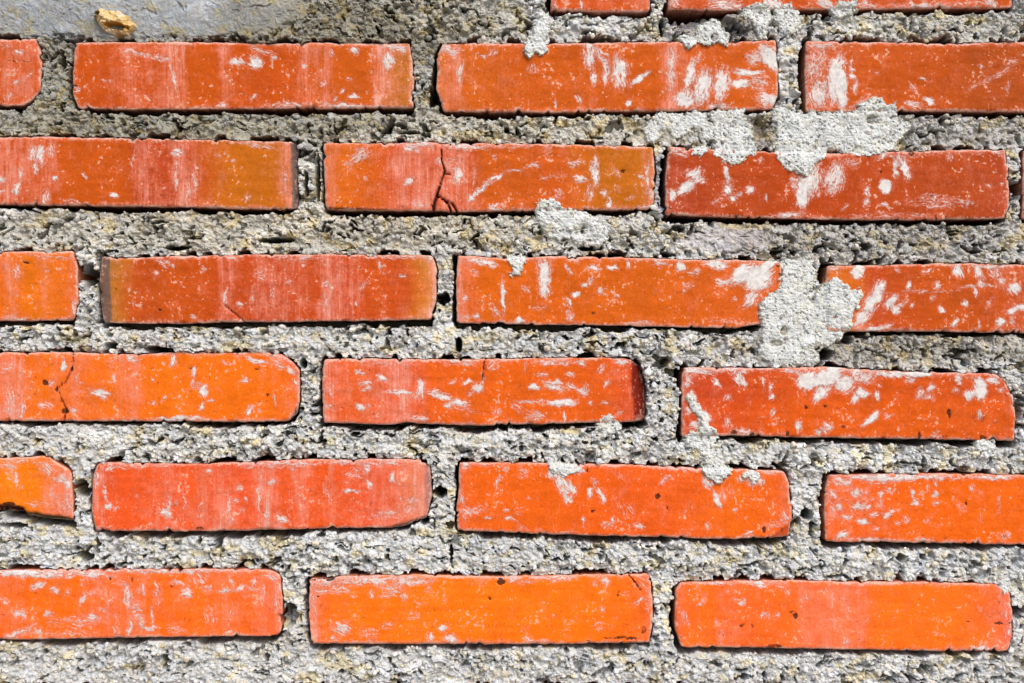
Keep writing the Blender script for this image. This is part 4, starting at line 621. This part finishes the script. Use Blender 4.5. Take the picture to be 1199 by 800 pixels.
def mortar_field(px, py, near, nx_, ny_, fine=True):
    """height and colour of the mortar; near = distance to the nearest brick outline, (nx_, ny_) = offset from it"""
    h = np.full(px.shape, -2.5)
    h += (fbm(px / 70, py / 40, 501, 2) - .5) * 4 + (fbm(px / 22, py / 14, 507, 3) - .5) * 7
    for (cx, cy, rx, ry, a) in LUMPS:
        r2 = ((px - cx) / rx) ** 2 + ((py - cy) / ry) ** 2
        h += a * np.exp(-r2 * 1.2) * 0.7
    smo = np.zeros(px.shape)
    nsm = (fbm(px / 14, py / 10, 533, 2) - .5) * 0.5
    for (cx, cy, rx, ry, a) in SMOOTH:
        r2 = ((px - cx) / rx) ** 2 + ((py - cy) / ry) ** 2 + nsm
        smo = np.maximum(smo, a * sstep(1.15, 0.8, r2))
    h = h * (1 - .85 * smo) + (-1.0) * .85 * smo
    rough = (1 - 0.93 * smo) * (0.5 + 0.7 * sstep(.38, .62, fbm(px / 60, py / 22, 535, 2)))
    col = np.zeros(px.shape + (3,))
    if fine:
        wx = px + (fbm(px / 9, py / 9, 541, 2) - .5) * 5; wy = py + (fbm(px / 9, py / 9, 551, 2) - .5) * 5
        f1, f2, id1, id2 = worley(wx / 7.0, wy / 6.2, 561)
        pres = (id2 > 0.22)
        dome = np.sqrt(np.maximum(0, 1 - (f1 / 0.66) ** 2)) * pres
        g1, g2, ia, ib = worley(px / 3.6, py / 3.3, 571)
        dome2 = np.sqrt(np.maximum(0, 1 - (g1 / 0.62) ** 2))
        big = 0.5 + 1.0 * fbm(px / 30, py / 30, 577, 2)
        h += rough * big * (dome * (1.2 + 2.8 * id1) + dome2 * (0.7 + 1.1 * ia))
        ax = px + (fbm(px / 12, py / 12, 543, 2) - .5) * 14; ay = py + (fbm(px / 12, py / 12, 553, 2) - .5) * 14
        rug = fbm(ax / 10, ay / 6.5, 583, 3)
        h += rough * (rug - .5) * 5 + (.6 + .4 * rough) * (fbm(ax / 3.6, ay / 3.2, 584, 2) - .5) * 3
        p1 = fbm(ax / 13 + 40, ay / 7.5, 585, 3); p2 = fbm(ax / 6.5, ay / 4.5 + 9, 588, 2)
        zone = .6 + .8 * sstep(.35, .65, fbm(px / 50, py / 30, 589, 2))
        h -= rough * zone * (sstep(.31, .265, p1) * 22 + sstep(.265, .22, p2) * 12)
        h -= rough * 3.0 * np.clip(fbm(px / 8, py / 7, 581, 2) - 0.58, 0, 1) * 9
        # grain colours
        pal = np.array([[.44, .44, .43], [.52, .53, .52], [.58, .58, .56], [.42, .43, .43], [.49, .43, .32], [.40, .42, .45], [.54, .49, .38], [.34, .32, .28], [.54, .45, .27], [.50, .50, .49], [.63, .63, .62], [.45, .45, .42]])
        k = (ib * len(pal)).astype(int) % len(pal); k2 = (id2 * 997 % 1 * len(pal)).astype(int) % len(pal)
        w = (dome > 0.45)[..., None]
        col = np.where(w, pal[k2] * 0.6 + pal[k] * 0.4, pal[k] * 0.8)
        base = np.array([.50, .523, .54])
        col = base * (0.50 - .05 * smo)[..., None] + col * (0.50 + .05 * smo)[..., None]
        ylw = sstep(.60, .74, fbm(px / 16, py / 12, 591, 3))[..., None]
        col = col * (1 - ylw) + col * np.array([1.06, .95, .68]) * ylw
        wht = sstep(.56, .72, fbm(px / 26, py / 16, 593, 3))[..., None]
        col = col * (1 + .22 * wht)
    else:
        col[:] = (.43, .43, .42)
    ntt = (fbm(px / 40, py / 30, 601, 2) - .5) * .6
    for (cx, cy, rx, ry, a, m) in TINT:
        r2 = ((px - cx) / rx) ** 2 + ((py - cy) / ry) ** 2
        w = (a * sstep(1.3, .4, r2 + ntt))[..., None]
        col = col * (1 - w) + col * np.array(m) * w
    # open joints under and beside the bricks
    L = np.hypot(nx_, ny_) + 1e-6
    ux, uy = nx_ / L, ny_ / L
    gap = -0.6 + 5.4 * np.clip(uy, 0, 1) ** 2 + 0.4 * np.clip(-uy, 0, 1) ** 2 + 4.6 * np.clip(-ux, 0, 1) ** 2 + 1.2 * np.clip(ux, 0, 1) ** 2
    gap = gap + np.clip(uy, 0, 1) ** 2 * np.clip((py - 300) / 250, 0, 1) * 1.6
    gn = fbm(px / 22, py / 30, 611, 3)
    gap = gap * (0.55 + .85 * sstep(.28, .70, gn)) + (fbm(px / 5, py / 5, 617, 2) - .5) * 3.6
    gap = gap + np.clip(-uy, 0, 1) ** 2 * 5.5 * sstep(.52, .66, fbm(px / 15, py / 40, 613, 3))
    k = sstep(0.8, -0.5, near - gap)
    h = h - 0.8 * sstep(9, 0, near) * np.clip(uy, 0, 1)
    h = h * (1 - k) + (-90.0) * k
    nho = (fbm(px / 6, py / 6, 621, 3) - .5) * 1.0
    for (cx, cy, rx, ry, a) in HOLES:
        r = np.hypot((px - cx) / rx, (py - cy) / ry) + nho
        kk = a * sstep(1.15, .75, r)
        h = h * (1 - kk) + (-95.0) * kk
    return np.clip(h, -96, 4.0), col

IX0, IX1, IY0, IY1 = -50, 1250, -50, 850
gx, gy = np.meshgrid(np.arange(IX0, IX1 + .5, 1.0), np.arange(IY0, IY1 + .5, 1.0))
near = np.full(gx.shape, 60.0); ox = np.zeros(gx.shape); oy = np.ones(gx.shape)
PAD = 34
allpoly = [l[::3] for l in outlines]
for (x0, y0, x1, y1) in rects:
    if x1 > IX0 - PAD and x0 < IX1 + PAD and y1 > IY0 - PAD and y0 < IY1 + PAD:
        allpoly.append(np.array([(x0, y0), (x1, y0), (x1, y1), (x0, y1)], float))
for poly in allpoly:
    a0 = int(max(0, math.floor(poly[:, 0].min() - PAD - IX0))); a1 = int(min(gx.shape[1], math.ceil(poly[:, 0].max() + PAD - IX0)))
    b0 = int(max(0, math.floor(poly[:, 1].min() - PAD - IY0))); b1 = int(min(gx.shape[0], math.ceil(poly[:, 1].max() + PAD - IY0)))
    if a1 <= a0 or b1 <= b0: continue
    sl = (slice(b0, b1), slice(a0, a1))
    d, qx, qy = poly_query(gx[sl], gy[sl], poly)
    m = d < near[sl]
    near[sl] = np.where(m, d, near[sl]); ox[sl] = np.where(m, qx, ox[sl]); oy[sl] = np.where(m, qy, oy[sl])
inside = near < 0
sel = near > -4.5
hm = np.full(gx.shape, -92.0); cm = np.full(gx.shape + (3,), .4)
hm[sel], cm[sel] = mortar_field(gx[sel], gy[sel], np.maximum(near[sel], 0), ox[sel], oy[sel])
hm = np.where(inside, -92.0, hm)
keepv = near > -3.5
keepf = keepv[:-1, :-1] & keepv[1:, :-1] & keepv[1:, 1:] & keepv[:-1, 1:]
edge = np.minimum(np.minimum(gx - IX0, IX1 - gx), np.minimum(gy - IY0, IY1 - gy))
verts = to_world(gx.ravel(), gy.ravel(), hm.ravel())
colr = np.c_[cm.reshape(-1, 3), np.ones(gx.size)]
fv, ff, fa = compact(verts, grid_faces(*gx.shape, keepf), {'col': ('FLOAT_COLOR', colr)})
obj('mortar', make_mesh('mortar', fv, ff, fa, smooth=False), M_MORT, wall)

# the rest of the wall's mortar, coarser
CS = 9.0
qx_, qy_ = np.meshgrid(np.arange(WX0, WX1 + 1, CS), np.arange(WY0, WY1, CS))
cn = np.full(qx_.shape, 60.0); cox = np.zeros(qx_.shape); coy = np.ones(qx_.shape)
allr = rects + [(l[:, 0].min(), l[:, 1].min(), l[:, 0].max(), l[:, 1].max()) for l in outlines]
for (x0, y0, x1, y1) in allr:
    dx = np.maximum(x0 - qx_, qx_ - x1); dy = np.maximum(y0 - qy_, qy_ - y1)
    d = np.where((dx < 0) & (dy < 0), np.maximum(dx, dy), np.hypot(np.maximum(dx, 0), np.maximum(dy, 0)))
    m = d < cn; cn = np.where(m, d, cn)
hh, hc = mortar_field(qx_, qy_, np.full(qx_.shape, 30.0), cox, coy, fine=False)
hh = np.where(cn < 0, -90.0, np.minimum(hh, -2) + (rng.random(qx_.shape) - .5) * 5)
kin = (qx_ > IX0 - 1) & (qx_ < IX1 - CS) & (qy_ > IY0 - 1) & (qy_ < IY1 - CS)
kf = ~(kin[:-1, :-1] & kin[1:, 1:])
inner_v = (qx_ > IX0) & (qx_ < IX1) & (qy_ > IY0) & (qy_ < IY1)
hh = np.where(inner_v, -98.0, hh)
fv, ff, fa = compact(to_world(qx_.ravel(), qy_.ravel(), hh.ravel()), grid_faces(*qx_.shape, kf), {'col': ('FLOAT_COLOR', np.c_[hc.reshape(-1, 3), np.ones(qx_.size)])})
obj('mortar', make_mesh('outer_mortar', fv, ff, fa), M_OUTER, wall)

# the body of the wall behind the joints
bx0, bx1 = (WX0 - 599.5) * S, (WX1 - 599.5) * S
bz1 = ZC + (399.75 - WY0) * S
y0, y1 = 100 * S, 0.13
cmh = bpy.data.meshes.new('wall_core')
cmh.from_pydata([(x, y, z) for x in (bx0, bx1) for y in (y0, y1) for z in (0, bz1)], [], [(0, 1, 3, 2), (4, 6, 7, 5), (0, 4, 5, 1), (2, 3, 7, 6), (1, 5, 7, 3), (0, 2, 6, 4)])
obj('wall_core', cmh, M_CORE, wall)

# ------------------------------------------------------------------ loose sand grains standing proud of the mortar
def ico():
    import bmesh
    bm = bmesh.new(); bmesh.ops.create_icosphere(bm, subdivisions=2, radius=1.0)
    v = np.array([x.co[:] for x in bm.verts]); f = np.array([[q.index for q in p.verts] for p in bm.faces]); bm.free()
    return v, f
iv, if_ = ico()
cand = np.argwhere((near > 2.0) & (hm > -14) & (edge > 4))
NG = 8500
pick = cand[rng.choice(len(cand), NG, replace=False)]
smo_pick = np.zeros(NG, bool)
pgx = gx[pick[:, 0], pick[:, 1]] + rng.uniform(-.5, .5, NG); pgy = gy[pick[:, 0], pick[:, 1]] + rng.uniform(-.5, .5, NG)
for (cx, cy, rx, ry, a) in SMOOTH:
    if a > .6: smo_pick |= (((pgx - cx) / rx) ** 2 + ((pgy - cy) / ry) ** 2) < 1.0
ok = ~smo_pick; pick, pgx, pgy = pick[ok], pgx[ok], pgy[ok]; NG = len(pick)
rad = np.clip(rng.lognormal(math.log(2.1), .30, NG), 1.1, 4.2)
ph = hm[pick[:, 0], pick[:, 1]] + rad * 0.12
lowf = rng.normal(0, 1, (NG, 3, 3))                   # a few random flats and bulges per grain
lobes = np.einsum('vk,njk->nvj', iv, lowf / (np.linalg.norm(lowf, axis=2, keepdims=True) + 1e-9))
sv = np.clip(iv[None] * (1 + rng.uniform(-.12, .12, (NG, len(iv), 1)) - .38 * np.clip(lobes.max(2, keepdims=True) - .45, 0, 1)), -1.3, 1.3)
sv = sv * rng.uniform(.65, 1.25, (NG, 1, 3)) * rad[:, None, None]
gp = np.stack([pgx[:, None] + sv[..., 0], pgy[:, None] + sv[..., 1], ph[:, None] + sv[..., 2]], -1)
gpal = np.array([[.52, .52, .50], [.60, .60, .58], [.46, .46, .46], [.52, .46, .34], [.57, .50, .36], [.42, .44, .47], [.64, .64, .62], [.40, .37, .32], [.58, .47, .24]])
gc = gpal[rng.integers(0, len(gpal), NG)]
loc_t = cm[pick[:, 0], pick[:, 1]]; gc = gc * 0.45 + loc_t * 0.55
gc = gc * (np.clip(loc_t.mean(1, keepdims=True) / .44, .6, 1.15))
gcol = np.repeat(np.c_[gc, np.ones(NG)], len(iv), 0)
gw = to_world(gp[..., 0].ravel(), gp[..., 1].ravel(), gp[..., 2].ravel())
gf = (if_[None] + (np.arange(NG) * len(iv))[:, None, None]).reshape(-1, 3)
og = obj('sand_grains', make_mesh('sand_grains', gw, gf, {'col': ('FLOAT_COLOR', gcol)}, smooth=False), M_MORT, wall)
og['kind'] = 'stuff'

# ------------------------------------------------------------------ splashes of pale cement on bricks and joints
SPL = [
 ([(903, 131), (914, 120), (925, 127), (934, 132), (944, 134), (950, 129), (956, 133), (972, 131), (985, 131), (1000, 130), (1006, 122), (1015, 117), (1025, 113), (1034, 116), (1037, 124), (1047, 120), (1050, 128), (1050, 137), (1042, 138), (1062, 142), (1068, 150), (1059, 157), (1050, 168), (1047, 174), (1030, 179), (1020, 184), (1000, 183), (985, 178), (974, 174), (972, 183), (963, 187), (955, 192), (950, 200), (943, 206), (932, 204), (925, 200), (917, 196), (909, 186), (908, 175), (910, 160), (909, 148)], 6.0, [(1022, 140, 8, 5), (972, 181, 4, 6)]),
 ([(829, 131), (845, 129), (860, 128), (871, 126), (871, 140), (882, 145), (880, 157), (884, 168), (889, 175), (885, 182), (875, 185), (868, 190), (862, 194), (855, 196), (848, 190), (840, 186), (834, 182), (836, 172), (837, 160), (833, 150), (834, 140)], 5.5, []),
 ([(755, 152), (762, 140), (770, 133), (785, 131), (800, 134), (815, 130), (828, 134), (830, 148), (820, 155), (812, 150), (800, 158), (793, 163), (785, 155), (775, 160), (765, 168), (757, 163)], 3.0, [(778, 155, 8, 4)]),
 ([(808, 175), (820, 171), (831, 172), (827, 180), (818, 184), (811, 181)], 3.5, []),
 ([(820, 150), (834, 146), (838, 160), (830, 166), (821, 163)], 3.0, []),
 ([(622, 40), (615, 48), (613, 56), (615, 64), (620, 68), (626, 63), (633, 67), (639, 64), (643, 52), (645, 38), (641, 16), (630, 18), (626, 30)], 6.5, []),
 ([(792, 45), (800, 40), (812, 43), (816, 30), (825, 27), (832, 22), (842, 25), (850, 36), (855, 45), (851, 54), (840, 50), (828, 53), (815, 53), (805, 58), (800, 52)], 5.0, [(836, 44, 4, 4)]),
 ([(866, 10), (880, 6), (890, 4), (901, 5), (903, 20), (899, 35), (898, 46), (888, 46), (885, 35), (878, 25), (870, 20)], 5.0, []),
 ([(905, 10), (925, 4), (935, 14), (938, 28), (930, 40), (918, 42), (910, 30)], 4.0, []),
 ([(972, 10), (985, 2), (1002, 0), (1004, 14), (990, 20), (978, 20)], 4.0, []),
 ([(630, 236), (638, 234), (646, 232), (655, 236), (661, 246), (668, 243), (675, 246), (690, 250), (705, 255), (716, 265), (714, 275), (705, 287), (698, 290), (690, 283), (680, 288), (672, 284), (665, 280), (655, 282), (640, 278), (632, 265), (628, 250)], 5.5, [(683, 270, 3, 4)]),
 ([(593, 300), (600, 297), (615, 299), (618, 308), (613, 313), (609, 318), (606, 328), (602, 322), (599, 326), (597, 318), (600, 312), (595, 306)], 3.5, []),
 ([(887, 362), (893, 350), (903, 342), (915, 337), (925, 338), (938, 336), (948, 345), (950, 352), (955, 345), (960, 335), (970, 330), (978, 325), (985, 328), (997, 340), (1008, 338), (1012, 346), (1004, 360), (996, 372), (998, 382), (990, 390), (980, 398), (972, 405), (962, 404), (955, 402), (952, 404), (958, 415), (960, 422), (952, 427), (942, 426), (935, 429), (920, 428), (908, 431), (900, 426), (892, 418), (888, 410), (892, 400), (892, 385), (891, 375)], 5.5, [(918, 387, 4, 5), (909, 402, 6, 3), (952, 350, 2, 6)]),
 ([(912, 306), (922, 302), (934, 304), (950, 300), (955, 320), (950, 340), (935, 345), (922, 345), (912, 335), (916, 320)], 3.0, []),
 ([(801, 460), (808, 463), (818, 475), (825, 485), (828, 495), (838, 503), (841, 512), (838, 522), (842, 535), (850, 543), (856, 550), (852, 558), (845, 563), (838, 566), (832, 560), (824, 556), (821, 548), (825, 540), (820, 528), (808, 524), (800, 515), (808, 505), (820, 502), (818, 490), (808, 475)], 5.0, []),
 ([(640, 541), (648, 537), (660, 541), (676, 544), (679, 551), (668, 556), (660, 560), (655, 555), (648, 557), (643, 550)], 3.5, []),
 ([(699, 497), (704, 489), (712, 485), (720, 488), (726, 496), (727, 505), (718, 510), (705, 508)], 7.5, []),
 ([(1140, 518), (1150, 514), (1164, 517), (1165, 526), (1150, 528), (1141, 525)], 4.0, []),
 ([(1168, 686), (1176, 678), (1183, 684), (1182, 694), (1172, 694)], 5.0, []),
 ([(868, 554), (880, 551), (892, 553), (889, 560), (882, 566), (876, 560), (870, 562)], 2.0, []),
]
# surface under the splashes: brick faces or joint, whichever stands higher (blurred)
surf = np.where(inside, 2.5, np.clip(hm, -4, 2.5))
for _ in range(24):
    s2 = surf.copy()
    s2[1:-1, 1:-1] = (surf[:-2, 1:-1] + surf[2:, 1:-1] + surf[1:-1, :-2] + surf[1:-1, 2:] + 2 * surf[1:-1, 1:-1]) / 6
    surf = s2
for i, (poly, th, holes) in enumerate(SPL):
    poly = np.asarray(poly, float)
    a0 = int(poly[:, 0].min() - 7 - IX0); a1 = int(poly[:, 0].max() + 8 - IX0)
    b0 = int(poly[:, 1].min() - 7 - IY0); b1 = int(poly[:, 1].max() + 8 - IY0)
    x, y = gx[b0:b1, a0:a1], gy[b0:b1, a0:a1]
    d, _, _ = poly_query(x, y, poly)
    d = -d + (fbm(x / 5, y / 5, 700 + i, 3) - .5) * 7.0 + (fbm(x / 2.2, y / 2.2, 740 + i, 2) - .5) * 5.0
    for (cx, cy, rx, ry) in holes:
        d = np.minimum(d, (np.hypot((x - cx) / rx, (y - cy) / ry) - 1) * min(rx, ry) + (fbm(x / 5, y / 5, 760, 2) - .5) * 2)
    base = np.maximum(surf[b0:b1, a0:a1], -0.5)
    f1, _, ia, ib = worley(x / 3.9, y / 3.7, 800 + i)
    g1, _, ja, jb = worley(x / 3.0, y / 2.9, 830 + i)
    grain = np.sqrt(np.maximum(0, 1 - (f1 / .7) ** 2)) * 0.9 * (0.3 + ia) + np.sqrt(np.maximum(0, 1 - (g1 / .7) ** 2)) * .8
    lum = (fbm(x / 12, y / 12, 860 + i, 3) - .5) * 3.0
    th = th * np.clip(.1 + 1.6 * (fbm(x / 18, y / 15, 870 + i, 2) - .1), .25, 1.3)
    top = base + th * (1 - np.exp(-np.maximum(d, 0) / 1.2)) * .55 + lum * sstep(0, 8, d) + grain * 0.9 * sstep(-1, 2, d)
    pits = np.clip(fbm(x / 2.6, y / 2.6, 880 + i, 2) - .66, 0, 1) * 18
    top -= pits * sstep(1, 4, d)
    hgt = np.where(d > 0, top, base + d * 5.0)
    kv = d > -2.6
    kf = kv[:-1, :-1] & kv[1:, :-1] & kv[1:, 1:] & kv[:-1, 1:]
    c = np.array([.545, .567, .558]) * (0.84 + .26 * jb + .10 * ib)[..., None]
    yl = sstep(.6, .75, fbm(x / 8, y / 8, 890 + i, 2))[..., None]
    c = c * (1 - yl) + c * np.array([1.0, .98, .9]) * yl
    rimc = (sstep(3.5, 0, d) * .35)[..., None]
    c = c * (1 - rimc) + c * np.array([.9, .86, .68]) * rimc
    W = to_world(x.ravel(), y.ravel(), hgt.ravel())
    cen = to_world(poly[:, 0].mean(), poly[:, 1].mean(), 0.0)
    fv, ff, fa = compact(W - cen, grid_faces(*x.shape, kf), {'col': ('FLOAT_COLOR', np.c_[c.reshape(-1, 3), np.ones(x.size)])})
    obj('cement_splash', make_mesh('cement_splash', fv, ff, fa, smooth=False), M_SPLAT, wall, cen)

# ------------------------------------------------------------------ the yellow crusty lump on the mortar
lx, ly = np.meshgrid(np.arange(104, 168, .8), np.arange(4, 50, .8))
shape = np.array([(113, 14), (118, 11), (126, 12), (134, 12), (142, 15), (150, 19), (153, 24), (160, 28), (161, 32), (156, 36), (150, 41), (143, 40), (135, 42), (128, 39), (122, 36), (117, 31), (114, 26), (111, 20)], float)
d, _, _ = poly_query(lx, ly, shape); d = -d + (fbm(lx / 5, ly / 5, 951, 2) - .5) * 3
hgt = 2 + 13 * np.sqrt(np.clip(d / 12, 0, 1)) + (fbm(lx / 6, ly / 5, 955, 3) - .5) * 7 + (fbm(lx / 2.2, ly / 2.2, 957, 2) - .5) * 4.0
mouth = np.hypot((lx - 139 - (ly - 33) * .6) / 13, (ly - 32.5 - (lx - 139) * .06) / 3.8) + (fbm(lx / 4, ly / 4, 961, 2) - .5) * .5
hgt -= 17 * sstep(1.05, .55, mouth)
hole2 = np.hypot((lx - 116.5) / 3, (ly - 17) / 3); hgt -= 10 * sstep(1.1, .5, hole2)
hgt = np.where(d > 0, hgt, 1 + d * 5)
c = np.array([.58, .42, .19]) + (fbm(lx / 6, ly / 5, 965, 3) - .5)[..., None] * np.array([.22, .26, .22])
pale = sstep(.45, .65, fbm(lx / 9, ly / 6, 967, 2))[..., None]
c = c * (1 - pale) + np.array([.60, .53, .40]) * pale
inn = sstep(1.5, .8, mouth)[..., None]; c = c * (1 - inn) + np.array([.52, .27, .03]) * inn
brn = sstep(121, 114, lx + (fbm(lx / 4, ly / 4, 969, 2) - .5) * 4)[..., None]; c = c * (1 - brn) + np.array([.26, .16, .07]) * brn
kv = d > -2.4
kf = kv[:-1, :-1] & kv[1:, :-1] & kv[1:, 1:] & kv[:-1, 1:]
cen = to_world(136.0, 27.0, 0.0)
fv, ff, fa = compact(to_world(lx.ravel(), ly.ravel(), hgt.ravel()) - cen, grid_faces(*lx.shape, kf), {'col': ('FLOAT_COLOR', np.c_[c.reshape(-1, 3), np.ones(lx.size)])})
lump = obj('crusty_lump', make_mesh('crusty_lump', fv, ff, fa, smooth=False), M_CRUST, None, cen)
lump['label'] = 'small crusty yellow lump with a dark hole stuck on smooth grey mortar'
lump['category'] = 'lump'
